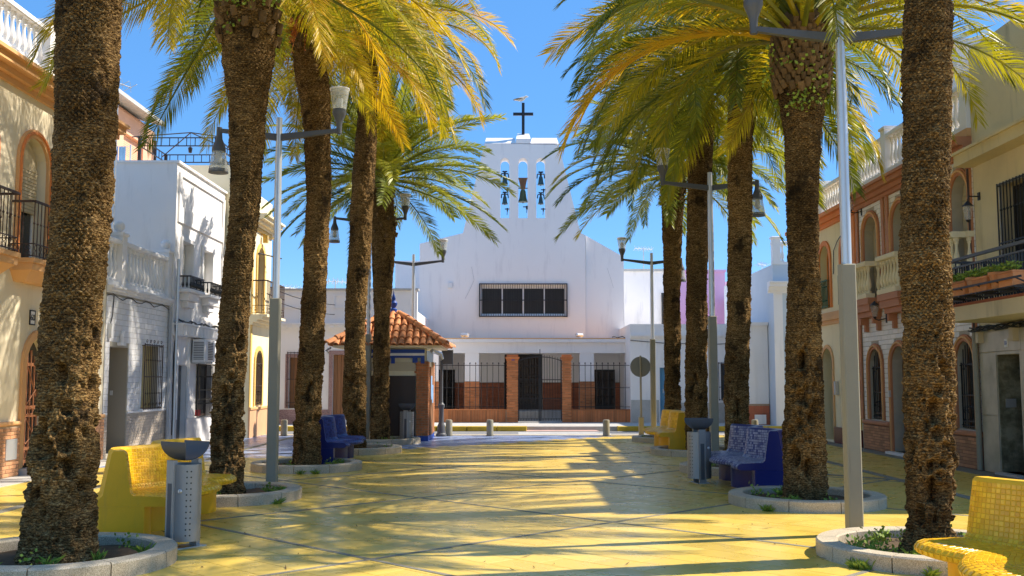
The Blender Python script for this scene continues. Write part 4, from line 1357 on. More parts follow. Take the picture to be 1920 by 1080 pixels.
# bells
def bell(px, py_top, py_bot, label, mat, wood=False, grp=None):
    y = 41.35
    top, bot = at(px, py_top, y), at(px, py_bot, y)
    hgt = top.z - bot.z
    t = thing('church_bell', label, 'bell', (bot.x, y, bot.z), 0, grp)
    bh = hgt * (.56 if wood else .68)
    r = bh * .36
    prof = [(r, 0), (r * .93, bh * .06), (r * .72, bh * .3), (r * .62, bh * .6), (r * .55, bh * .8), (r * .35, bh * .93), (.001, bh * .95)]
    MB().lathe([(r * .9, .0)] + prof, 16).build('bell', mat, t, 50)
    MB().tube([(0, 0, bh * .3), (0, 0, -bh * .06)], .015, 6).lathe([(.001, -bh * .1), (.035, -bh * .05), (.001, 0)], 8).build('clapper', IRON, t)
    if wood:
        w = r * .95
        MB().prism([(-w * .55, bh * .97), (w * .55, bh * .97), (w * .6, bh * 1.25), (w * .85, hgt * .92), (w, hgt), (-w, hgt), (-w * .85, hgt * .92), (-w * .6, bh * 1.25)], -.09, .09).build('yoke', WOODB, t)
        MB().box(-w * 1.25, w * 1.25, -.03, .03, bh * 1.0, bh * 1.06).build('axle', IRON, t)
    else:
        b = MB().box(-r * .3, r * .3, -.05, .05, bh * .93, bh * 1.15)
        b.box(-r * .95, r * .95, -.035, .035, bh * 1.1, bh * 1.2)
        for s in (-1, 1):
            b.tube([(s * r * .95, 0, bh * 1.15), (s * r * 1.05, 0, bh * .95), (s * r * 1.08, 0, bh * .7)], .025, 6)
            b.lathe([(.001, hgt * .86), (.06, hgt * .92), (.06, hgt * .96), (.001, hgt)], 8, (s * r * .35, 0))
        b.box(-r * .25, r * .25, -.04, .04, bh * 1.2, hgt * .9)
        b.build('yoke', IRON, t)
    MB().box(.0, r * 1.2 + .12, -.02, .02, -.22, -.18).box(r * .6, r * 1.0, -.05, .05, -.3, -.16).tube([(r * .8, 0, -.3), (r * .7, 0, -.45)], .012, 5).build('striker', IRON, t)
G = 'bells in the bell wall'
bell(946.5, 320, 346, 'upper dark bell in the opening nearest the kiosk side', BELLM, grp=G)
bell(946.5, 359, 383, 'lower small dark bell in the opening nearest the kiosk side', BELLM, grp=G)
bell(980.5, 334, 379, 'large green bell with wooden yoke in the middle opening', BELLG, True, grp=G)
bell(1014, 321, 347, 'upper dark bell in the opening on the low white house side', BELLM, grp=G)
bell(1014, 360, 383, 'lower small dark bell in the opening on the low white house side', BELLM, grp=G)
# cross and gull
cb0, ct = at(981, 250, 41.4), at(981, 193, 41.4)
cr = thing('cross', 'black iron cross standing on top of the bell wall', 'cross', (cb0.x, 41.4, cb0.z - .12))
hh_ = ct.z - cb0.z + .12
MB().cbox(-.06, .06, -.05, .05, 0, hh_, .008).build('upright', IRON, cr)
az = at(981, 214, 41.4).z - cb0.z + .12
MB().cbox(-.42, -.061, -.045, .045, az - .06, az + .06, .008).cbox(.061, .42, -.045, .045, az - .06, az + .06, .008).build('crossbar', IRON, cr)
gp = at(977, 192, 41.4)
gull = thing('seagull', 'small brown and white gull perched on top of the cross', 'bird', (gp.x, 41.4, ct.z))
gbm = MB()
gbm.tube([(-.30, 0, .12), (-.2, 0, .13), (-.1, 0, .14), (.02, 0, .16), (.12, 0, .2), (.17, 0, .25), (.22, 0, .27), (.26, 0, .265), (.31, 0, .25)], [.01, .035, .07, .09, .07, .045, .045, .03, .006], 10)
gbm.tube([(0, .02, .1), (0, .02, 0)], .008, 5).tube([(0, -.02, .1), (0, -.02, 0)], .008, 5)
gbm.build('body', M('gull_white', (.65, .58, .48), .7, .2, 8), gull, 60)
MB().tube([(-.33, .06, .13), (-.15, .09, .15), (.05, .07, .18)], [.008, .035, .02], 8).tube([(-.33, -.06, .13), (-.15, -.09, .15), (.05, -.07, .18)], [.008, .035, .02], 8).build('wings', M('gull_brown', (.20, .15, .10), .7, .2, 8), gull, 60)

# fence and gate
FY = 37.6
fence = thing('church_fence', 'black bar fence on a low brick wall with brick pillars before the church', 'fence', (.8, FY, .10))
def fx(px): return at(px, 740, FY).x - .8
def fz_(py): return at(980, py, FY).z - .10
wtop = fz_(769)
for (a, b) in ((800, 951), (1070.5, 1200)):
    w = MB().box(fx(a), fx(b), -.11, .13, 0, wtop - .002).build('low_wall', MORTAR, fence)
    sm = brick_mesh('brick', .055, wtop - .01, .012, BRICK)
    n = int((fx(b) - fx(a)) / .062)
    pieces(w, 'brick', sm, [T(fx(a) + .031 + k * .062, -.111, wtop / 2) for k in range(n)], .12, 300)
    cap = MB().box(fx(a), fx(b), -.13, .15, wtop, wtop + .03).build('wall_cap', BRICK, fence)
    r1, r2, r3 = fz_(685), fz_(727), wtop + .12
    rl = MB()
    for r in (r1, r2, r3):
        rl.box(fx(a), fx(b), .0, .02, r - .012, r + .012)
    rl = rl.build('rail', IRON, fence)
    me = MB().tube([(0, .01, wtop + .03), (0, .01, fz_(681))], .012, 6).lathe([(.001, fz_(679)), (.03, fz_(681)), (.001, fz_(683))], 6, (0, .01)).mesh('bar', IRON)
    n = int((fx(b) - fx(a)) / .205)
    for k in range(n):
        link('bar', me, rl, T(fx(a) + (fx(b) - fx(a)) * (k + .5) / n, 0, 0))
for (a, b, top) in ((951.5, 970, 667), (1055, 1070, 667), (1200.5, 1216, 667)):
    xa, xb, zt_ = fx(a), fx(b), fz_(top)
    p = MB().box(xa, xb, -.17, .17, 0, zt_).build('pillar', MORTAR, fence)
    ms = courses(xa - .012, xb + .012, 0, zt_, .19, .062, .01, -.171)
    pieces(p, 'brick', brc, ms, .11, 300)
    MB().box(xa - .05, xb + .05, -.22, .22, zt_ - .14, zt_ - .10).box(xa - .08, xb + .08, -.25, .25, zt_ - .099, zt_ - .05).box(xa - .03, xb + .03, -.2, .2, zt_ - .049, zt_ + .04).build('pillar_cap', BRICK, p)
nb = MB().cbox(fx(959), fx(965), -.2, -.186, fz_(676), fz_(671), .005).build('number_plate', BLUEP, fence)
gate = thing('entrance_gate', 'arched black double gate between brick pillars before the church door', 'gate', (fx(1012.5) + .8, FY, .10))
ga, gb_ = fx(970.5) - fx(1012.5), fx(1054.5) - fx(1012.5)
gt = lambda x: fz_(677) + (fz_(669) - fz_(677)) * (1 - (x / gb_) ** 2)
for s in (-1, 1):
    xa, xb = (ga + .02, -.015) if s < 0 else (.015, gb_ - .02)
    q = MB()
    q.tube([(xa + (xb - xa) * k / 6, 0, gt(xa + (xb - xa) * k / 6)) for k in range(7)], .018, 6)
    for z in (.12, fz_(747), fz_(712)):
        q.box(xa, xb, -.012, .012, z - .014, z + .014)
    for x in (xa + .01, xb - .01):
        q.box(x - .018, x + .018, -.018, .018, .05, gt(x) + .02)
    leaf = q.build('gate_leaf', IRON, gate)
    me = MB().tube([(0, 0, .06), (0, 0, 1.0)], .010, 6).mesh('bar', IRON)
    for k in range(8):
        x = xa + (xb - xa) * (k + .5) / 8
        link('bar', me, leaf, Matrix.Translation((x, 0, 0)) @ Matrix.Diagonal((1, 1, gt(x) + .08, 1)))
    me2 = MB().tube([(0, 0, .06), (0, 0, fz_(747))], .008, 5).mesh('bar', IRON)
    for k in range(7):
        link('bar', me2, leaf, T(xa + (xb - xa) * (k + 1) / 8, 0, 0))
MB().tube([(0, -.02, gt(0)), (0, -.02, gt(0) + .28)], .015, 6).box(-.03, .03, -.03, 0, 1.0, 1.2).build('lock_bar', IRON, gate)

# ------------------------------------------------------------------ kiosk
KX, KY, KH = -3.34, 28.5, 1.08
kiosk = thing('kiosk', 'small square kiosk with terracotta tiled hip roof, brick corners and brown shutter', 'kiosk', (KX, KY, 0))
ez, tz, eo = 2.55, 3.56, 1.5
MB().box(-KH + .06, KH - .06, -KH + .06, KH - .06, .0, 2.5).build('core', CREAM2, kiosk)
for (sx, sy) in ((-1, -1), (1, -1), (-1, 1), (1, 1)):
    x0, x1 = (KH - .32, KH) if sx > 0 else (-KH, -KH + .32)
    y0, y1 = (KH - .32, KH) if sy > 0 else (-KH, -KH + .32)
    cr_ = MB().box(x0, x1, y0, y1, .14, 2.15).build('corner_pillar', MORTAR, kiosk)
    kb = brick_mesh('brick', .15, .055, .012, BRICK)
    ms = [m for m in courses(x0 - .005, x1 + .005, .15, 2.15, .165, .066, .009, y0 - .0005)] if sy < 0 else []
    kb2 = []
    for m in courses(y0, y1, .15, 2.15, .165, .066, .009, 0):
        p = m.translation
        s = m.to_scale()
        if sx > 0:
            kb2.append(Matrix.Translation((x1 + .0005, p.x, p.z)) @ Matrix.Rotation(R(90), 4, 'Z') @ Matrix.Diagonal((s.x, 1, s.z, 1)))
    # stepped brick edge towards the cream panel
    if sy < 0:
        e = x0 if sx > 0 else x1
        for k, w in enumerate((.06, .12, .18, .12)):
            z = 1.82 + k * .066
            ms.append(Matrix.Translation((e - sx * w / 2, y0 + .055, z + .03)) @ Matrix.Diagonal((w / .165, 1, 1, 1)))
    pieces(cr_, 'brick', kb, ms + kb2, .115, 300)
MB().box(-KH - .01, KH + .01, -KH - .01, -KH + .05, 0, .139).box(KH - .05, KH + .01, -KH + .051, KH, 0, .139).build('blue_plinth', BLUEP, kiosk)
MB().box(-KH + .33, KH - .34, -KH + .02, -KH + .055, .14, 1.75).build('shutter_door', DARKB, kiosk)
MB().box(-KH + .33, KH - .34, -KH + .035, -KH + .059, 1.88, 2.12).build('cream_panel', BEIGE, kiosk)
MB().box(-KH - .02, KH - .1, -KH - .03, -KH + .0, 2.36, 2.46).build('blue_band', BLUEP, kiosk)
MB().box(-KH - .02, KH - .1, -KH - .032, -KH + .0, 2.29, 2.359).build('white_band', WHITE, kiosk)
aw = MB()
aw.box(-KH - .02, KH - .1, -KH - .034, -KH, 2.23, 2.289)
for k in range(3):
    x = KH - .42 - k * .8
    aw.box(x, x + .13, -KH - .034, -KH - .001, 2.10, 2.229)
    aw.box(x + .22, x + .32, -KH - .034, -KH - .001, 2.08, 2.229)
aw.build('blue_scallop', BLUEP, kiosk)
MB().box(KH - .02, KH + .03, -.55, .55, .14, 2.0).build('side_door', WOODB, kiosk)
ps = MB().box(KH + .031, KH + .036, -.5, -.1, 1.1, 1.75).box(KH + .031, KH + .036, -.05, .3, 1.0, 1.5).build('posters', M('blue_poster', (.25, .45, .75), .5, .3, 6), kiosk)
MB().box(KH - .04, KH + .12, -KH + .05, -KH + .22, 2.12, 2.42).build('junction_box', ALU, kiosk)
MB().tube([(KH + .1, -KH - .1, 2.42), (KH + .32, -KH + .15, 2.34), (KH + .35, -KH + .2, 2.2)], .06, 8).build('awning_roll', ALU, kiosk, 50)
MB().box(-eo + .06, eo - .06, -eo + .06, eo - .06, 2.5, 2.56).build('soffit', CREAM2, kiosk)
roof = MB().add([(-eo, -eo, ez + .012), (eo, -eo, ez + .012), (eo, eo, ez + .012), (-eo, eo, ez + .012), (0, 0, tz)], [(0, 3, 2, 1), (0, 1, 4), (1, 2, 4), (2, 3, 4), (3, 0, 4)]).build('roof', TERRA, kiosk)
def barrel(l, r0, r1, n=8, t=.014):
    b = MB()
    v = []
    for (x, r) in ((0, r0), (l, r1)):
        for k in range(n + 1):
            a = math.pi * k / n
            v.append((r * math.cos(a), x, r * math.sin(a)))
        for k in range(n + 1):
            a = math.pi * k / n
            v.append(((r - t) * math.cos(a), x, (r - t) * math.sin(a)))
    m = n + 1
    f = []
    for k in range(n):
        f += [(k, k + 1, 2 * m + k + 1, 2 * m + k), (m + k, 3 * m + k, 3 * m + k + 1, m + k + 1), (k, m + k, m + k + 1, k + 1), (2 * m + k, 2 * m + k + 1, 3 * m + k + 1, 3 * m + k)]
    return b.add(v, f)
tmesh = barrel(.42, .088, .068).mesh('roof_tile', TERRA, 50)
sl_len = math.hypot(eo, tz - ez)
tl = []
for side in range(4):
    rot = Matrix.Rotation(R(90) * side, 4, 'Z')
    up = Vector((0, eo, tz - ez)).normalized()
    nrm = up.cross(Vector((1, 0, 0))).normalized() * -1
    if nrm.z < 0: nrm = -nrm
    for r in range(5):
        s0 = -.06 + r * .335
        half = eo * (1 - (s0 + .2) / sl_len)
        for k in range(-8, 9):
            x = k * .192 + .0
            if abs(x) > half - .0:
                continue
            p = Vector((x, -eo, ez + .012)) + up * s0 + nrm * .012
            m = frame(p + nrm * random.uniform(0, .012), Vector((1, 0, 0)), up, nrm)
            m = m @ Matrix.Rotation(random.uniform(-.03, .03), 4, 'Z') @ Matrix.Rotation(-.035, 4, 'X')
            tl.append(rot @ m)
pieces(roof, 'roof_tile', tmesh, tl, .25, 300)
hm = barrel(.44, .105, .085).mesh('ridge_tile', TERRA, 50)
for side in range(4):
    a = Vector((eo + .08, -eo - .08, ez - .02))
    d = (Vector((0, 0, tz)) - a).normalized()
    sd = d.cross(Vector((0, 0, 1))).normalized()
    nn = sd.cross(d)
    for k in range(6):
        m = frame(a + d * (.36 * k) + nn * .06, sd, d, nn) @ Matrix.Rotation(-.04, 4, 'X')
        link('ridge_tile', hm, roof, Matrix.Rotation(R(90) * side, 4, 'Z') @ m)
MB().lathe([(.09, tz - .03), (.1, tz + .06), (.05, tz + .1), (.1, tz + .18), (.11, tz + .24), (.05, tz + .32), (.06, tz + .36), (.02, tz + .5), (.001, tz + .62)], 12).build('finial', BLUEP, kiosk, 40)
for s in (-1, 1):
    MB().tube([(-eo - .02, -eo + .2, 2.5), (-eo - .12, -eo + .1, 2.42), (-eo - .1, -eo + .3, 2.36)], .03, 6).build('gutter_bracket', ALU, kiosk) if s < 0 else None

# ------------------------------------------------------------------ palms
def vnoise(a, z, na, sz, rs):
    """smooth value noise, periodic in a (0..1)"""
    nz = int(z.max() * sz) + 4
    g_ = rs.rand(nz, na)
    x, y = (a * na) % na, z * sz + 1
    xi, yi = np.floor(x).astype(int) % na, np.clip(np.floor(y).astype(int), 0, nz - 2)
    fx_, fy_ = x - np.floor(x), y - np.floor(y)
    fx_, fy_ = fx_ * fx_ * (3 - 2 * fx_), fy_ * fy_ * (3 - 2 * fy_)
    x2 = (xi + 1) % na
    return (g_[yi, xi] * (1 - fx_) + g_[yi, x2] * fx_) * (1 - fy_) + (g_[yi + 1, xi] * (1 - fx_) + g_[yi + 1, x2] * fx_) * fy_

def trunk_mesh(zz, cc, rr, base, ztop, seed, na, dzs, pits, pitz):
    rs = np.random.RandomState(seed)
    z = np.arange(-.04, ztop, dzs)
    nz = len(z)
    cx, rad = np.interp(z, zz, cc), np.interp(z, zz, rr)
    A, Z = np.meshgrid(np.arange(na) / na, z)
    Zp = Z - Z.min()
    ph = Zp / .048 + 2.6 * vnoise(A, Zp, 5, 1.6, rs) + 1.1 * vnoise(A, Zp, 13, 5, rs) + .5 * vnoise(A, Zp, 31, 9, rs)
    bamp = .25 + 1.3 * vnoise(A, Zp, 9, 6, rs) ** 2
    band = np.abs((ph % 1) - .5) * 2
    cell = vnoise(A, np.floor(ph) * .37 % 9 + 0 * Zp, 46, 3.1, rs)
    low = np.clip(1 - (Z - 1.2) / 1.2, 0, 1)
    wob = .35 * vnoise(A, Zp, 9, 3, rs)
    gu = np.abs((A * 30 + Zp / .055 + wob) % 1 - .5) * 2          # diamond leaf scars: two families of grooves
    gv = np.abs((A * 30 - Zp / .055 + wob) % 1 - .5) * 2
    groove = np.clip((np.maximum(gu, gv) - .62) / .38, 0, 1) ** 1.5
    d = (-.020 * groove * (.5 + bamp) * (1 - .65 * low) - .009 * bamp * band ** 2 * (1 - .5 * low) + .022 * (cell - .5) * (1 - .3 * low)
         + .030 * (vnoise(A, Zp, 7, 2.2, rs) - .5) + .022 * (vnoise(A, Zp, 22, 7, rs) - .5) + (.022 + .03 * low) * (vnoise(A, Zp, 60, 19, rs) - .5))
    for k in range(pits):
        pa, pz = rs.rand(), pitz[0] + (pitz[1] - pitz[0]) * rs.beta(1.6, 1.8)
        s = .011 + .072 * rs.rand() ** 4.5 + .012 * rs.rand()
        dep = s * (1.3 + .9 * rs.rand())
        r0 = np.interp(pz, zz, rr)
        da = (A - pa + .5) % 1 - .5
        q = ((da * 2 * math.pi * r0) ** 2 + ((Z - pz) / (1 + .6 * rs.rand())) ** 2) / (s * s)
        d -= dep * np.clip(1.25 - q, 0, 1) ** .6 * (q < 1.25)
    Rm = rad[:, None] * .985 + d - .012
    th = A * 2 * math.pi
    V = np.stack([cx[:, None] + Rm * np.cos(th), Rm * np.sin(th), Z], -1).reshape(-1, 3)
    i = np.arange((nz - 1) * na)
    r_, c_ = i // na, i % na
    c1 = (c_ + 1) % na
    F = np.stack([r_ * na + c_, r_ * na + c1, (r_ + 1) * na + c1, (r_ + 1) * na + c_], -1)
    me = bpy.data.meshes.new('trunk')
    me.from_pydata(V.tolist(), [], F.tolist())
    me.polygons.foreach_set('use_smooth', [True] * len(me.polygons))
    me.materials.append(BARK)
    return me

def frond_mesh(seed, elev, droop, mat, L=3.2, wide=1.0):
    rs = random.Random(seed)
    n = 22
    P, Tn = [Vector((0, 0, 0))], []
    side_bend = rs.uniform(-.25, .25)
    for i in range(n):
        t = i / n
        a = elev - droop * t ** 1.25
        yaw = side_bend * t * t
        d = Vector((math.cos(a) * math.cos(yaw), math.cos(a) * math.sin(yaw), math.sin(a)))
        Tn.append(d)
        P.append(P[-1] + d * L / n)
    Tn.append(Tn[-1])
    b = MB()
    b.tube(P, [.035 * (1 - .88 * (i / n)) for i in range(n + 1)], 4)
    m = 108
    for k in range(m):
        t = .10 + .90 * (k + .5) / m
        q = t * n
        i = min(int(q), n - 1)
        p = P[i].lerp(P[i + 1], q - i)
        d = Tn[i]
        sd = Vector((0, 0, 1)).cross(d)
        sd = sd.normalized() if sd.length > .05 else Vector((0, 1, 0))
        nm = d.cross(sd).normalized()
        if t < .16:
            ln = .12
        else:
            ln = .56 * min(1, .35 + (t - .1) * 3.2) * (1 - .55 * max(0, (t - .45) / .55) ** 1.4)
        al = R(62 - 34 * t)
        for s in (-1, 1):
            l = ln * rs.uniform(.82, 1.12)
            lift = rs.uniform(.05, .5) * (1 - .5 * t)
            v = (d * math.cos(al + rs.uniform(-.12, .12)) + sd * s * math.sin(al) + nm * lift).normalized()
            w = (d * .8 - sd * s * .25 + nm * rs.uniform(-.7, .7))
            w = (w - v * w.dot(v)).normalized() * .5
            wd = .021 * wide * (.7 + .3 * rs.random())
            mid = p + v * l * .5 + Vector((0, 0, -.02 * l))
            tip = p + v * l * .97 + Vector((0, 0, -(.06 + .16 * rs.random()) * l))
            b.add([p + w * wd * .4, p - w * wd * .4, mid - w * wd, mid + w * wd, tip], [(0, 1, 2, 3), (3, 2, 4)])
    me = b.mesh('frond', mat)
    return me

_fr = {}
ELEV = [82, 70, 58, 46, 33, 20, 6, -12]
DROOP = [38, 56, 72, 84, 90, 88, 78, 62]
def frond(mat, e, v, k=1.0):
    key = (mat.name, e, v, k)
    if key not in _fr:
        _fr[key] = frond_mesh(hash((e, v)) % 1000 + e * 7, R(ELEV[e]), R(DROOP[e] * k), mat, 3.2, 1.4 if mat is LEAF_GREEN else 1.0)
    return _fr[key]

bootm = MB().add([(-.075, 0, -.06), (.075, 0, -.06), (.06, -.10, .10), (-.06, -.10, .10), (-.05, 0, .12), (.05, 0, .12), (0, -.06, -.10)],
                 [(0, 6, 3), (6, 1, 2), (6, 2, 3), (3, 2, 5, 4), (0, 3, 4), (1, 5, 2)]).mesh('leaf_base', BOOT)

def leaf_cluster(b, c, n, rad, size, up=.2):
    for k in range(n):
        q = Vector(c) + Vector((random.gauss(0, rad), random.gauss(0, rad), random.gauss(0, rad)))
        d = Vector((random.gauss(0, 1), random.gauss(0, 1), random.gauss(up, .7))).normalized() * size * random.uniform(.6, 1.3)
        e = d.cross(Vector((random.gauss(0, 1), random.gauss(0, 1), .4))).normalized() * size * .4
        b.add([q, q + d * .5 + e, q + d, q + d * .5 - e], [(0, 1, 2, 3)])

def grass_blades(b, c, n, rad, hgt):
    for k in range(n):
        a, rr = random.uniform(0, 6.28), rad * math.sqrt(random.random())
        p = Vector((c[0] + rr * math.cos(a), c[1] + rr * math.sin(a), c[2]))
        d = Vector((random.gauss(0, .45), random.gauss(0, .45), 1)).normalized() * hgt * random.uniform(.5, 1.2)
        w = Vector((math.cos(a), math.sin(a), 0)) * .006
        b.add([p - w, p + w, p + d * .6 + Vector((0, 0, .0)), p + d + Vector((d.x * .4, d.y * .4, -.02))], [(0, 1, 2), (0, 2, 3)])

def palm(label, Y, prof, cy, leaf, nf, near, boots=0, fruit=0, weeds=0, scale=1.0, pits=150, bootz=(.55, -.05), seed=0, top_px=None, green=None, stiff=1.0, span=8):
    pts = [(at((a + b) / 2, y, Y), (b - a) / 2 * at(0, y, Y).y / FPX * (1 + 0)) for (y, a, b) in prof]
    depth = [p.y * math.cos(PITCH) + (p.z - EYE) * math.sin(PITCH) for p, r in pts]
    base = pts[0][0]
    zz = [p.z for p, r in pts]
    cc = [p.x - base.x for p, r in pts]
    rr = [(b - a) / 2 / FPX * dd * math.sqrt(Y / math.hypot(base.x, Y)) for (y, a, b), dd in zip(prof, depth)]
    top = at((prof[-1][1] + prof[-1][2]) / 2 if top_px is None else top_px, cy, Y)
    zz.append(top.z)
    cc.append(top.x - base.x)
    rr.append(rr[-1] * .9)
    zz.insert(0, -.1); cc.insert(0, cc[0]); rr.insert(0, rr[0] * 1.04)
    t = thing('palm_tree', label, 'palm tree', (base.x, Y, 0), 0, 'palms in the two rows along the plaza')
    ztop = zz[-1]
    me = trunk_mesh(np.array(zz), np.array(cc), np.array(rr), base, ztop - .1, seed + 3, 210 if near else 110, .0125 if near else .021, pits, (.15, 2.2))
    link('trunk', me, t)
    tx = cc[-1]
    rt = rr[-1]
    rs = random.Random(seed + 11)
    MB().lathe([(rt * .9, ztop - .5), (rt * 1.1, ztop - .15), (rt * .9, ztop + .1), (rt * .45, ztop + .32), (.01, ztop + .45)], 16, (tx, 0)).build('crown_core', BOOT, t, 60)
    ga = 2.39996
    for k in range(nf):
        q = (k + .5) / nf
        e = min(span - 1, int(q ** .85 * span))
        az_ = k * ga + rs.uniform(-.15, .15) + seed
        mt_ = leaf
        if green is not None and rs.random() < green[1]:
            mt_ = green[0]
        me = frond(mt_, e, k % 3, stiff)
        rad = rt * (.25 + .65 * min(1, q * 1.6))
        pz = ztop + .42 - .62 * q
        sc_ = scale * rs.uniform(.88, 1.1) * (.8 + .2 * min(1, q * 3))
        m = Matrix.Translation((tx + rad * math.cos(az_), rad * math.sin(az_), pz)) @ Matrix.Rotation(az_, 4, 'Z') @ Matrix.Rotation(rs.uniform(-.10, .10), 4, 'Y') @ Matrix.Rotation(rs.uniform(-.5, .5), 4, 'X') @ Matrix.Scale(sc_, 4)
        link('frond', me, t, m)
    for k in range(boots):
        q = (k + .5) / boots
        a = k * ga
        z = ztop + bootz[1] - (bootz[0] + abs(bootz[1])) * q
        rz = float(np.interp(z, zz, rr))
        m = Matrix.Translation((float(np.interp(z, zz, cc)) + rz * .97 * math.cos(a), rz * .97 * math.sin(a), z)) @ Matrix.Rotation(a + math.pi / 2, 4, 'Z') @ Matrix.Rotation(rs.uniform(-.2, .2), 4, 'Y') @ Matrix.Scale(rs.uniform(.38, .6) * (rz / .3), 4)
        link('leaf_base', bootm, t, m)
    for k in range(fruit):
        b = MB()
        a0 = rs.uniform(0, 6.28)
        for s in range(34):
            a = a0 + rs.gauss(0, .35)
            l = rs.uniform(.4, .8)
            e_ = rs.uniform(.2, .9)
            pp = [Vector((tx + (rt + l * u_ * .7) * math.cos(a), (rt + l * u_ * .7) * math.sin(a), ztop - .05 + l * e_ * u_ - l * 1.25 * u_ * u_)) for u_ in (0, .35, .7, 1.0)]
            b.tube(pp, [.012, .008, .007, .006], 3)
            for u_ in range(7):
                c = pp[2].lerp(pp[3], u_ / 6) + Vector((rs.gauss(0, .02), rs.gauss(0, .02), rs.gauss(0, .02)))
                b.lathe([(.001, -.012), (.011, 0), (.001, .012)], 4)
                nn_ = len(b.v)
                b.v[nn_ - 12:nn_] = [tuple(Vector(x_) + c) for x_ in b.v[nn_ - 12:nn_]]
        b.build('fruit_stalk', FRUIT, t)
    if weeds:
        b = MB()
        for k in range(weeds):
            a = rs.uniform(0, 6.28)
            z = ztop - rs.uniform(.25, 1.15)
            rz = float(np.interp(z, zz, rr)) + .03
            leaf_cluster(b, (float(np.interp(z, zz, cc)) + rz * math.cos(a), rz * math.sin(a), z), 16, .05, .06)
        stuff(b.build('climbing_weeds', WEED, t))
    return t

L1 = [(1065, 20, 190), (1040, 28, 184), (1015, 33, 181), (940, 46, 181), (840, 57, 185), (740, 67, 190), (640, 72, 192), (540, 80, 199), (400, 94, 212), (300, 97, 218), (150, 100, 225), (0, 103, 229)]
palm('thickest palm with pitted trunk at the photo edge beside the grey litter bin', 9.05, L1, -560, LEAF_MID, 30, True, seed=1, pits=190)
L2 = [(935, 389, 462), (900, 390, 459), (824, 391, 457), (713, 398, 460), (611, 407, 469), (500, 418, 475), (380, 429, 489), (250, 428, 497), (190, 425, 503), (120, 416, 516), (40, 408, 524), (-20, 412, 520)]
palm('palm rising behind the yellow bench beside the white two-storey house', 14.1, L2, -75, LEAF_GOLD, 62, True, boots=70, weeds=26, seed=2, bootz=(1.3, 0), green=(LEAF_MID, .5))
L3 = [(881, 546, 603), (840, 548, 602), (740, 552, 605), (640, 559, 611), (540, 566, 612), (450, 570, 619), (350, 572, 622), (250, 569, 622), (165, 555, 620), (100, 547, 612)]
palm('third palm from the near end, in front of the blue bench by the kiosk', 18.75, L3, 50, LEAF_GOLD, 68, False, boots=40, fruit=2, seed=3, green=(LEAF_MID, .35), stiff=1.15)
L4 = [(846, 650, 688), (820, 652, 686), (775, 644, 688), (755, 641, 687), (690, 644, 687), (615, 646, 686), (540, 647, 690), (500, 651, 695), (400, 655, 700), (300, 662, 707), (200, 670, 707), (125, 674, 708)]
palm('palm with a hollow low in its trunk between the blue bench and the kiosk', 23.2, L4, 62, LEAF_GOLD, 72, False, fruit=3, seed=4, green=(LEAF_MID, .5), scale=1.08, stiff=1.15)
L5 = [(831, 693, 732), (790, 695, 731), (690, 698, 731), (590, 700, 732), (500, 697, 741), (430, 694, 743), (400, 696, 741)]
palm('shortest green palm directly before the kiosk shutter', 26.6, L5, 330, LEAF_GREEN, 76, False, boots=46, seed=5, bootz=(1.5, -.1), scale=.98, stiff=.62)
R1 = [(1045, 1676, 1804), (1020, 1690, 1798), (990, 1698, 1790), (940, 1699, 1790), (840, 1697, 1795), (740, 1694, 1792), (640, 1691, 1790), (540, 1687, 1787), (450, 1685, 1782), (350, 1686, 1782), (270, 1690, 1785), (100, 1690, 1786), (0, 1692, 1785)]
palm('palm with large holes in its trunk beside the yellow bench at the photo edge', 9.45, R1, -520, LEAF_MID, 32, True, seed=6, pits=210)
R2 = [(945, 1465, 1552), (840, 1467, 1550), (740, 1470, 1546), (640, 1471, 1544), (540, 1476, 1540), (450, 1475, 1535), (350, 1472, 1537), (250, 1467, 1542), (200, 1460, 1547), (150, 1452, 1553), (110, 1450, 1556)]
palm('palm with pineapple-like crown base between lamp post and blue mosaic bench', 13.5, R2, 50, LEAF_MID, 74, True, boots=230, weeds=40, seed=7, bootz=(.95, .0), green=(LEAF_GOLD, .3), span=6, scale=1.12)
R3 = [(884, 1355, 1400), (860, 1357, 1399), (790, 1358, 1405), (690, 1358, 1407), (540, 1361, 1409), (450, 1363, 1412), (300, 1364, 1412), (165, 1365, 1415)]
palm('slender palm behind the blue mosaic bench, second lamp post at its side', 18.2, R3, 105, LEAF_MID, 80, False, seed=8, green=(LEAF_GREEN, .3), stiff=1.12)
R4 = [(852, 1286, 1333), (790, 1284, 1329), (690, 1283, 1327), (540, 1285, 1327), (400, 1287, 1332), (300, 1289, 1338), (215, 1290, 1340)]
palm('palm behind the litter bin next to the small yellow bench', 22.6, R4, 160, LEAF_MID, 80, False, seed=9, green=(LEAF_GREEN, .5), stiff=1.12)
R5 = [(829, 1245, 1278), (690, 1245, 1277), (540, 1242, 1277), (500, 1243, 1278), (400, 1240, 1282), (345, 1237, 1286)]
palm('farthest dark-trunked palm beside the round traffic sign', 27.3, R5, 318, LEAF_GREEN, 74, False, boots=40, weeds=14, seed=10, bootz=(1.0, .0), green=(LEAF_MID, .3), stiff=.85)

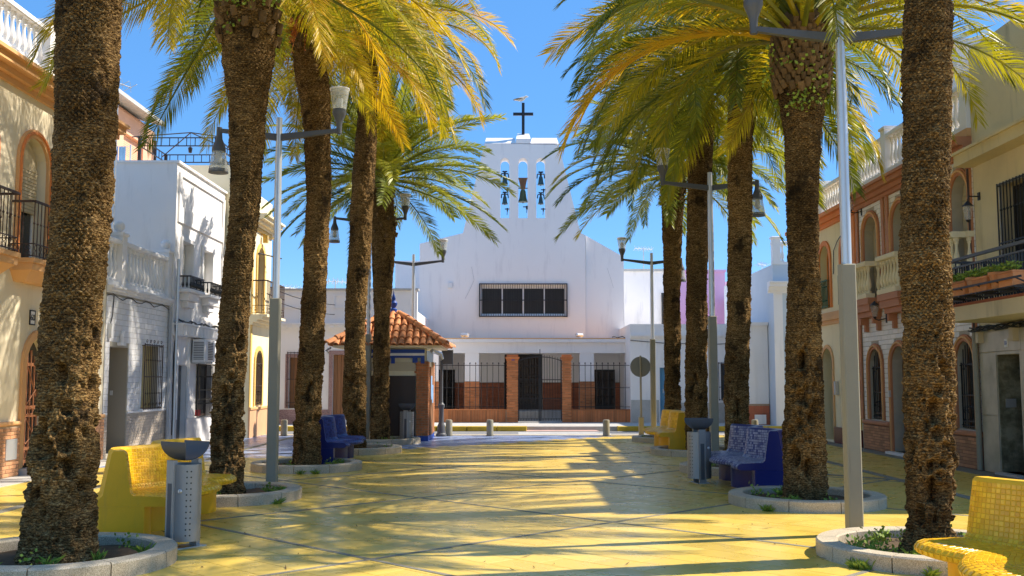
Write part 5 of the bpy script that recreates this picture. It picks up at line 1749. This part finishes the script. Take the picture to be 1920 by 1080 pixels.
# ------------------------------------------------------------------ planter rings round the palms
def kerb_seg(r0, r1, h, n, gap):
    a = 2 * math.pi / n
    b = MB()
    m = 5
    c = .015
    prof = [(r0, -.05), (r0, h - c), (r0 + c, h), (r1 - c, h), (r1, h - c), (r1, -.05)]
    k = len(prof)
    v, f = [], []
    for i in range(m + 1):
        g_ = -a / 2 + gap + (a - 2 * gap) * i / m
        v += [(r * math.cos(g_), r * math.sin(g_), z) for r, z in prof]
    for i in range(m):
        for j in range(k):
            j2 = (j + 1) % k
            f.append((i * k + j, i * k + j2, (i + 1) * k + j2, (i + 1) * k + j))
    f += [tuple(range(k)), tuple(range(m * k, (m + 1) * k))[::-1]]
    return b.add(v, f).mesh('kerb_stone', GRANITE, 30)
NSEG = 10
kseg = kerb_seg(.80, 1.0, .14, NSEG, .005)
def ring(x, y, label, weeds, seed, cx=0, cy=0):
    t = thing('tree_ring', label, 'tree ring', (x, y, 0), .2 * seed, 'granite rings round the palms')
    for k in range(NSEG):
        link('kerb_stone', kseg, t, Matrix.Rotation(2 * math.pi * k / NSEG, 4, 'Z'))
    rs = np.random.RandomState(seed)
    v, f = [(0, 0, .05)], []
    for r in (.2, .4, .6, .805):
        for k in range(28):
            a = 2 * math.pi * k / 28
            v.append((r * math.cos(a), r * math.sin(a), .05 + .03 * (rs.rand() - .5)))
    for k in range(28):
        f.append((0, 1 + k, 1 + (k + 1) % 28))
        for q in range(3):
            f.append((1 + q * 28 + k, 1 + (q + 1) * 28 + k, 1 + (q + 1) * 28 + (k + 1) % 28, 1 + q * 28 + (k + 1) % 28))
    MB().add(v, f).build('soil', SOIL, t, 60)
    b = MB()
    r_ = random.Random(seed)
    for k in range(weeds):
        a = r_.uniform(0, 6.28)
        q = r_.uniform(.45, .76)
        c = (q * math.cos(a), q * math.sin(a), .05)
        if r_.random() < .6:
            grass_blades(b, c, 26, .06, .13)
        else:
            leaf_cluster(b, (c[0], c[1], .10), 26, .045, .045, .8)
    for k in range(weeds // 4):                  # tufts outside the kerb
        a = r_.uniform(-2.6, -.4)
        grass_blades(b, (1.02 * math.cos(a - .2 * seed), 1.02 * math.sin(a - .2 * seed), 0), 40, .05, .11)
    if weeds:
        stuff(b.build('weeds', WEED, t))
    return t
ring(-3.98, 9.05, 'granite kerb ring round the thickest palm at the photo edge', 10, 1)
ring(-3.9, 14.1, 'granite kerb ring round the palm behind the yellow bench and lamp post', 8, 2)
ring(-3.75, 18.75, 'granite kerb ring with grass tufts at the blue bench by the kiosk', 14, 3)
ring(-3.5, 23.2, 'granite kerb ring round the palm with the hollow trunk', 4, 4)
ring(-3.38, 26.6, 'granite kerb ring at the foot of the kiosk shutter', 4, 5)
ring(3.82, 9.45, 'granite kerb ring full of green weeds beside the near yellow bench', 40, 6)
ring(3.86, 13.5, 'granite kerb ring round the palm between lamp post and blue mosaic bench', 8, 7)
ring(3.98, 18.2, 'granite kerb ring at the second lamp post behind the litter bin', 6, 8)
ring(4.05, 22.6, 'granite kerb ring under the small yellow bench', 4, 9)
ring(4.2, 27.3, 'farthest granite kerb ring near the round traffic sign', 4, 10)

# ------------------------------------------------------------------ wavy mosaic benches
def bench(x, y, rotz, label, paint, mos, tiles=True, grp='wavy mosaic benches between the palms', tsize=.037):
    t = thing('mosaic_bench', label, 'bench', (x, y, 0), rotz, grp)
    N = 56
    Lb = 1.25
    def plan(u):
        yy = -Lb + 2 * Lb * u
        w = 2 * math.pi / Lb
        xx = .12 * math.cos(w * yy)
        dx = -.12 * w * math.sin(w * yy)
        nv = Vector((1, -dx, 0)).normalized()
        return Vector((xx, yy, 0)), nv
    def pt(u, f, z):
        p, nv = plan(u)
        k = 1.0 if f < .2 else .75 + .25 * (1 - abs(2 * u - 1) ** 8)
        q = p + nv * f * k
        return Vector((q.x, min(Lb + .06, max(-Lb - .06, q.y)), z))
    def sweep(prof):
        b = MB()
        k = len(prof)
        v, f = [], []
        for i in range(N + 1):
            v += [pt(i / N, a, z) for a, z in prof]
        for i in range(N):
            for j in range(k):
                j2 = (j + 1) % k
                f.append((i * k + j, (i + 1) * k + j, (i + 1) * k + j2, i * k + j2))
        tr = tessellate_polygon([[Vector((a, z, 0)) for a, z in prof]])
        for q in tr:
            f.append(tuple(q))
            f.append(tuple(N * k + i for i in q[::-1]))
        return b.add(v, f)
    back = [(-.30, .35), (-.305, .395), (-.24, .46), (-.165, .875), (-.145, .90), (-.05, .90), (-.03, .88), (.03, .49), (.06, .455), (.47, .445), (.53, .43), (.56, .40), (.55, .365), (.50, .35)]
    bk = sweep(back)
    bm_ = bmesh.new()
    me = bk.mesh('backrest_and_seat', paint, 40)
    bm_.from_mesh(me)
    bmesh.ops.recalc_face_normals(bm_, faces=bm_.faces)
    bm_.to_mesh(me)
    bm_.free()
    bo = link('backrest_and_seat', me, t)
    me = sweep([(-.27, -.02), (-.27, .349), (.24, .349), (.24, -.02)]).mesh('base', paint, 40)
    bm_ = bmesh.new()
    bm_.from_mesh(me)
    bmesh.ops.recalc_face_normals(bm_, faces=bm_.faces)
    bm_.to_mesh(me)
    bm_.free()
    link('base', me, t)
    if tiles:
        s = tsize
        tm_ = MB().cbox(-s / 2 + .002, s / 2 - .002, -.004, .0, -s / 2 + .002, s / 2 - .002, .002).mesh('mosaic_tile', mos)
        path = [(-.03, .875), (.03, .49), (.06, .455), (.47, .445), (.53, .43), (.56, .40), (.552, .368)]
        seg = [math.dist(path[i], path[i + 1]) for i in range(len(path) - 1)]
        tot = sum(seg)
        nr = int(tot / s)
        ms = []
        nu = int(2.75 / s)
        for a in range(nr):
            d = (a + .5) * tot / nr
            i = 0
            while d > seg[i] and i < len(seg) - 1:
                d -= seg[i]; i += 1
            (f0, z0), (f1, z1) = path[i], path[i + 1]
            f_, z_ = f0 + (f1 - f0) * d / seg[i], z0 + (z1 - z0) * d / seg[i]
            for b in range(nu):
                u = (b + .5 + random.uniform(-.08, .08)) / nu
                p = pt(u, f_, z_)
                ex = (pt(min(1, u + .01), f_, z_) - pt(max(0, u - .01), f_, z_))
                sx = ex.length / (.02 if 0 < u < 1 else .01) / nu
                ex = ex.normalized()
                ez = (pt(u, f0, z0) - pt(u, f1, z1)).normalized()
                ey = ez.cross(ex).normalized()
                ez = ex.cross(ey)
                if ey.dot(Vector((-1, 0, -1))) > 0:
                    pass
                else:
                    ey = -ey; ex = -ex
                j = Matrix.Rotation(random.uniform(-.05, .05), 4, 'Y') @ Matrix.Rotation(random.uniform(-.03, .03), 4, 'X')
                ms.append(frame(p, ex, ey, ez) @ j @ Matrix.Diagonal((min(1.25, sx / s) * .96, 1, .96, 1)))
        pieces(bo, 'mosaic_tile', tm_, ms, s, 300, 'mosaic_tiles', 8)
    return t
bench(-3.98, 11.55, 0, 'sunlit yellow mosaic bench behind the grey steel litter bin', PAINT_Y, MOS_Y)
bench(3.5, 6.35, math.pi, 'yellow mosaic bench cut by the photo edge beside the holed palm', PAINT_Y, MOS_Y)
bench(-3.66, 20.5, 0, 'glossy dark blue bench near the kiosk, palm trunk in front', PAINT_B, MOS_B)
bench(3.72, 15.7, math.pi, 'blue and white worn mosaic bench behind the pineapple-crowned palm', PAINT_B, _mosaic('worn_blue_mosaic', (.03, .05, .20), (.32, .33, .42), (.62, .61, .60)))
bench(3.85, 24.3, math.pi, 'small distant yellow bench between palms past the litter bin', PAINT_Y, MOS_Y, tsize=.06)

# ------------------------------------------------------------------ litter bins
def bin_(x, y, rotz, label):
    t = thing('litter_bin', label, 'litter bin', (x, y, 0), rotz, 'steel litter bins')
    rx, ry = .19, .15
    for s in (0, 1):
        a0, a1 = (R(-74), R(74)) if s == 0 else (R(106), R(254))
        prof = [(1, .07), (1, .80)]
        b = MB()
        n = 20
        v, f = [], []
        for (k, z) in ((1, .07), (1, .80), (.95, .80), (.95, .07)):
            for i in range(n + 1):
                a = a0 + (a1 - a0) * i / n
                v.append((rx * k * math.cos(a), ry * k * math.sin(a), z))
        m = n + 1
        for q in range(4):
            q2 = (q + 1) % 4
            for i in range(n):
                f.append((q * m + i, q * m + i + 1, q2 * m + i + 1, q2 * m + i))
        f += [(0, m, 2 * m, 3 * m), (n, 3 * m + n, 2 * m + n, m + n)]
        sh = b.add(v, f).build('shell', STEEL, t, 30)
        d = MB()
        for q in range(12):
            for c in range(2):
                a = (R(-34 + 14 * c) if s == 0 else R(220 - 14 * c))
                z = .13 + q * .055
                p = Vector((rx * 1.004 * math.cos(a), ry * 1.004 * math.sin(a), z))
                nn = Vector((math.cos(a) / rx, math.sin(a) / ry, 0)).normalized()
                sd = Vector((0, 0, 1)).cross(nn)
                d.add([p + (sd * math.cos(g_) + Vector((0, 0, 1)) * math.sin(g_)) * .008 for g_ in [k * math.pi / 4 for k in range(8)]], [tuple(range(8))])
        stuff(d.build('perforations', IRON, sh))
        if s == 0:
            MB().lathe([(.001, -.012), (.02, -.01), (.02, .01), (.012, .014), (.001, .014)], 12).xf(Matrix.Translation((rx * math.cos(R(-55)) * 1.02, ry * math.sin(R(-55)) * 1.02, .55)) @ Matrix.Rotation(R(90), 4, 'X')).build('lock', ALU, sh)
    MB().box(-.055, .055, -ry - .012, -ry + .03, .0, .84).box(-.055, .055, ry - .03, ry + .012, .0, .84).build('post', STEEL, t)
    MB().box(-.03, .03, -ry - .0145, -ry - .012, .06, .62).build('post_slot', GREYD, t)
    MB().lathe([(.001, .07), (1, .07), (1, .085), (.001, .085)], 24, (0, 0), rx * .94, ry * .94).build('floor_plate', GREYD, t)
    MB().box(-.11, .11, -ry - .05, ry + .05, 0, .008).build('foot_plate', ALU, t)
    # trough-shaped hood
    n, m = 24, 14
    v, f = [], []
    for lay in (0, 1):
        for i in range(n + 1):
            ph = -math.pi / 2 + math.pi * i / n
            r = .14 - .006 * lay
            l = .03 + .165 * abs(math.sin(ph)) ** 1.1
            for k in range(m + 1):
                q = -1 + 2 * k / m
                v.append((q * l, r * math.sin(ph), 1.01 - .18 * math.cos(ph) + .006 * lay))
    w = m + 1
    tot = (n + 1) * w
    for i in range(n):
        for k in range(m):
            a, b = i * w + k, (i + 1) * w + k
            f.append((a, a + 1, b + 1, b))
            f.append((tot + a, tot + b, tot + b + 1, tot + a + 1))
    for i in range(n):
        for k in (0, m):
            a, b = i * w + k, (i + 1) * w + k
            f.append((a, b, tot + b, tot + a))
    for i in (0, n):
        for k in range(m):
            a = i * w + k
            f.append((a, a + 1, tot + a + 1, tot + a))
    MB().add(v, f).build('hood', GREYD, t, 50)
    return t
bin_(-3.2, 10.02, R(-36), 'oval steel litter bin with dark hood in front of the sunlit yellow bench')
bin_(2.98, 16.3, R(8), 'grey steel litter bin in shade beside the second lamp post')
bin_(-2.78, 27.0, R(-8), 'small distant steel litter bin before the kiosk brickwork')

# ------------------------------------------------------------------ lamp posts
def lamp(x, y, inner, label, armz=5.45, span=.92, yaw=0, h0=2.85):
    t = thing('lamp_post', label, 'lamp post', (x, y, 0), yaw, 'two-armed lamp posts')
    MB().cbox(-.075, .075, -.075, .075, 0, h0, .012).box(-.05, .05, -.078, -.076, .62, .9).build('base_column', GREY, t)
    MB().box(-.14, .14, -.14, .14, 0, .012).build('foot_plate', GREYD, t)
    MB().lathe([(.055, h0), (.055, h0 + 1.6), (.045, armz + .28), (.001, armz + .29)], 16).build('pole', ALU, t, 40)
    for s in (-1, 1):
        b = MB()
        z0, z1 = armz - .04, armz + .08
        b.add([(s * .04, -.04, z0 - .035), (s * .04, .04, z0 - .035), (s * .04, .04, z0 + .065), (s * .04, -.04, z0 + .065),
               (s * span, -.03, z1 - .025), (s * span, .03, z1 - .025), (s * span, .03, z1 + .03), (s * span, -.03, z1 + .03)],
              [(0, 1, 2, 3), (4, 7, 6, 5), (0, 4, 5, 1), (1, 5, 6, 2), (2, 6, 7, 3), (3, 7, 4, 0)])
        b.build('arm', GREYD, t)
        up = 1 if s == inner else -1
        z = z1
        ln = MB().lathe([(.04, z - up * .05), (.045, z + up * .07), (.05, z + up * .13), (.085, z + up * .22), (.105, z + up * .27), (.105, z + up * .33)], 18, (s * span, 0)).build('lantern', GREYD, t, 40)
        MB().lathe([(.104, z + up * .331), (.15, z + up * .64), (.146, z + up * .64), (.10, z + up * .335)], 20, (s * span, 0)).build('glass_cone', CLEAR, ln, 40)
        if up < 0:
            MB().lathe([(.001, z - .60), (.143, z - .60), (.15, z - .66), (.001, z - .665)], 20, (s * span, 0)).build('lamp_cap', GREYD, ln, 30)
        else:
            MB().lathe([(.13, z + .60), (.155, z + .645), (.15, z + .66), (.13, z + .645)], 20, (s * span, 0)).build('lamp_cap', PLASTW, ln, 30)
        MB().lathe([(.03, z + up * .33), (.05, z + up * .37), (.055, z + up * .50), (.001, z + up * .53)], 12, (s * span, 0)).build('lamp_bulb', PLASTW, ln, 40)
    return t
lamp(3.59, 10.8, -1, 'nearest lamp post between the holed palm and the pineapple-crowned palm', armz=5.36, span=.94)
lamp(-3.58, 15.3, 1, 'lamp post beside the palm behind the near yellow bench', armz=5.36, span=.92)
lamp(3.86, 19.5, -1, 'lamp post standing in the ring between bin and blue mosaic bench', armz=5.38)
lamp(-3.83, 27.05, 1, 'lamp post seen beside the hollow-trunked palm at the kiosk', armz=5.9, span=.95)
lamp(4.18, 30.15, -1, 'farthest lamp post beside the round traffic sign', armz=5.15, span=.88)
lamp(-3.02, 30.9, 1, 'lamp post rising behind the kiosk roof before the church', armz=5.2, span=.9)

# ------------------------------------------------------------------ bollards, sign, iron post
def bollard(px, label):
    x = (px - 960) / FPX * 30.15
    t = thing('bollard', label, 'bollard', (x, 30.1, 0), 0, 'steel bollards along the road edge')
    MB().lathe([(.10, 0), (.10, .44), (.092, .465), (.07, .475), (.001, .478)], 18).build('post', GREY, t, 35)
    MB().lathe([(.125, 0), (.125, .012), (.001, .013)], 18).build('foot_plate', GREYD, t, 35)
bollard(537, 'grey bollard left of the third palm before the parapet house')
bollard(843, 'grey bollard next to the iron post by the kiosk')
bollard(919, 'grey bollard standing alone before the church fence')
bollard(1135, 'grey bollard before the church wall, short of the traffic sign')
bollard(1411, 'grey bollard before the white block house behind the blue bench')
x = (1200 - 960) / FPX * 30.2
sg = thing('traffic_sign', 'round traffic sign seen from behind on a grey pole', 'traffic sign', (x, 30.15, 0))
MB().cbox(-.07, .07, -.07, .07, 0, .55, .01).build('base', GREY, sg)
MB().tube([(0, 0, .55), (0, .02, 2.36)], .03, 10).build('pole', GREY, sg, 40)
MB().lathe([(.001, -.012), (.30, -.012), (.305, 0), (.30, .012), (.001, .012)], 32).xf(T(0, .05, 2.03) @ Matrix.Rotation(R(90), 4, 'X')).build('disc', M('sign_back', (.20, .215, .21), .5, .06, 2), sg, 30)
x = (828 - 960) / FPX * 29.8
ip = thing('iron_post', 'slim cast-iron post with moulded base and dark panel by the kiosk', 'post', (x, 29.9, 0))
MB().lathe([(.16, 0), (.16, .06), (.12, .10), (.115, .30), (.09, .36), (.075, .40), (.07, .80), (.10, .86), (.10, .92), (.06, .96), (.045, 1.0), (.042, 2.2), (.001, 2.21)], 16).build('column', GREYD, ip, 35)
MB().cbox(-.0, .34, -.02, .02, 2.10, 2.52, .01).build('panel', GREYD, ip)

# ------------------------------------------------------------------ roofscape: antennas, gazebo, washing
def antenna(p, h, label, yaw=.4, n=6):
    t = thing('tv_antenna', label, 'antenna', tuple(p), yaw)
    MB().tube([(0, 0, 0), (0, 0, h)], .022, 6).build('mast', ALU, t)
    MB().tube([(-.45, 0, h - .08), (.45, 0, h - .08)], .014, 5).build('boom', ALU, t)
    for k in range(n):
        x = -.42 + .84 * k / (n - 1)
        MB().tube([(x, -.2, h - .02), (x, .2, h - .14)], .009, 4).tube([(x, -.02, h - .2), (x, .02, h + .06)], .009, 4).build('element', ALU, t)
antenna((-9.7, 24.4, 3.6), 5.4, 'tall thin antenna mast between thick palm and pink house', 1.2, 4)
antenna(at(628, 575, 37), 1.0, 'small antenna on the parapet house beside the fourth palm')
antenna(at(543, 577, 37), .8, 'small antenna on the parapet house next to the corner house', .7)
antenna(at(1207, 512, 46.5), 1.2, 'antenna on the plastered house next to the far lamp post', .3)
antenna(at(1430, 545, 47), 1.3, 'antenna on the lilac roofs before the pale blue house', .9, 4)
gz = thing('iron_gazebo', 'thin black iron gazebo frame on the roof behind the white house', 'gazebo', (-9.75, 30.2, 7.9))
gh, gtop, gs = .80, 1.22, 1.12
b = MB()
for (sx, sy) in ((-1, -1), (1, -1), (1, 1), (-1, 1)):
    MB().box(sx * gs - .04, sx * gs + .04, sy * gs - .04, sy * gs + .04, 0, gh).build('post', IRON, gz)
    MB().tube([(sx * gs * 1.15, sy * gs * 1.15, gh - .03), (0, 0, gtop)], .018, 5).build('rafter', IRON, gz)
for i in range(4):
    rot = Matrix.Rotation(R(90) * i, 4, 'Z')
    q = MB().box(-gs, gs, -gs - .015, -gs + .015, gh - .03, gh).box(-gs, gs, -gs - .015, -gs + .015, gh - .27, gh - .24)
    for k in range(9):
        xx = -gs + 2 * gs * (k + .5) / 9
        q.box(xx - .01, xx + .01, -gs - .01, -gs + .01, gh - .24, gh - .03)
    q.xf(rot).build('lattice_beam', IRON, gz)
MB().tube([(0, 0, gtop), (0, 0, gtop - .42)], .008, 4).lathe([(.001, gtop - .42), (.07, gtop - .48), (.05, gtop - .62), (.001, gtop - .64)], 8).build('lantern', IRON, gz)
sd = thing('satellite_dish', 'dark dish standing on the roof edge in front of the gazebo', 'dish', (-8.75, 29.9, 7.9))
MB().lathe([(.001, -.05), (.15, -.04), (.28, .0), (.28, .012), (.15, -.025), (.001, -.035)], 24).xf(T(0, 0, .1) @ Matrix.Rotation(R(80), 4, 'X')).build('bowl', GREYD, sd, 50)
MB().tube([(0, 0, 0), (0, 0, .12)], .02, 6).build('stand', IRON, sd)
wl = thing('washing_line', 'blue and white washing on a line above the white house roof', 'washing line', (-9.9, 25.6, 7.06))
MB().tube([(-.9, 0, .55), (.1, 0, .55)], .006, 4).tube([(-.9, 0, 0), (-.9, 0, .6)], .02, 5).tube([(.1, 0, 0), (.1, 0, .6)], .02, 5).build('line', ALU, wl)
for k, c in enumerate(((.15, .35, .6), (.7, .7, .72), (.12, .3, .55), (.3, .5, .7))):
    x0 = -.8 + k * .2
    v = [(x0 + .18 * i / 6, .015 * math.sin(i * 1.9), z) for z in (.545, .3, .1) for i in range(7)]
    b = MB().add(v + [(a, y_ + .006, z) for a, y_, z in v], [(r * 7 + i, r * 7 + i + 1, r * 7 + i + 8, r * 7 + i + 7) for r in range(2) for i in range(6)] + [(21 + r * 7 + i + 7, 21 + r * 7 + i + 8, 21 + r * 7 + i + 1, 21 + r * 7 + i) for r in range(2) for i in range(6)])
    b.build('cloth', M('cloth_%d' % k, c, .8, .1, 4), wl)

# ------------------------------------------------------------------ dry leaflets and specks blown over the paving
b = MB()
rl_ = random.Random(5)
for k in range(420):
    yy = 5.5 + 24 * rl_.random() ** 1.6
    xx = rl_.uniform(-7.5, 7.5)
    if rl_.random() < .5:
        xx = rl_.choice((-1, 1)) * (3.9 + rl_.choice((-1, 1)) * rl_.uniform(1.03, 1.5))
    a = rl_.uniform(0, 6.28)
    l, w = (rl_.uniform(.05, .22), .006) if rl_.random() < .45 else (rl_.uniform(.012, .03), rl_.uniform(.006, .015))
    d, n_ = Vector((math.cos(a), math.sin(a), 0)), Vector((-math.sin(a), math.cos(a), 0))
    p = Vector((xx, yy, .007))
    b.add([p - d * l / 2, p - n_ * w, p + d * l / 2 + Vector((0, 0, .01)), p + n_ * w], [(0, 1, 2, 3)])
lit = stuff(b.build('leaf_litter', M('dry_leaf', (.16, .10, .04), .9, .4, 9, objvar=.5)))
tag(lit, 'dry leaflets and specks scattered over the yellow paving', 'litter')

wa, wb = at(520, 545, 31.5), at(742, 548, 43)
oc = thing('overhead_cable', 'thin sagging cables strung above the parapet house roof', 'cable', tuple(wa))
for q in (0, .35):
    MB().tube([(wb - wa) * (k / 10) + Vector((0, 0, -.5 * (1 - (2 * k / 10 - 1) ** 2) - q)) for k in range(11)], .012, 4).build('strand', IRON, oc)
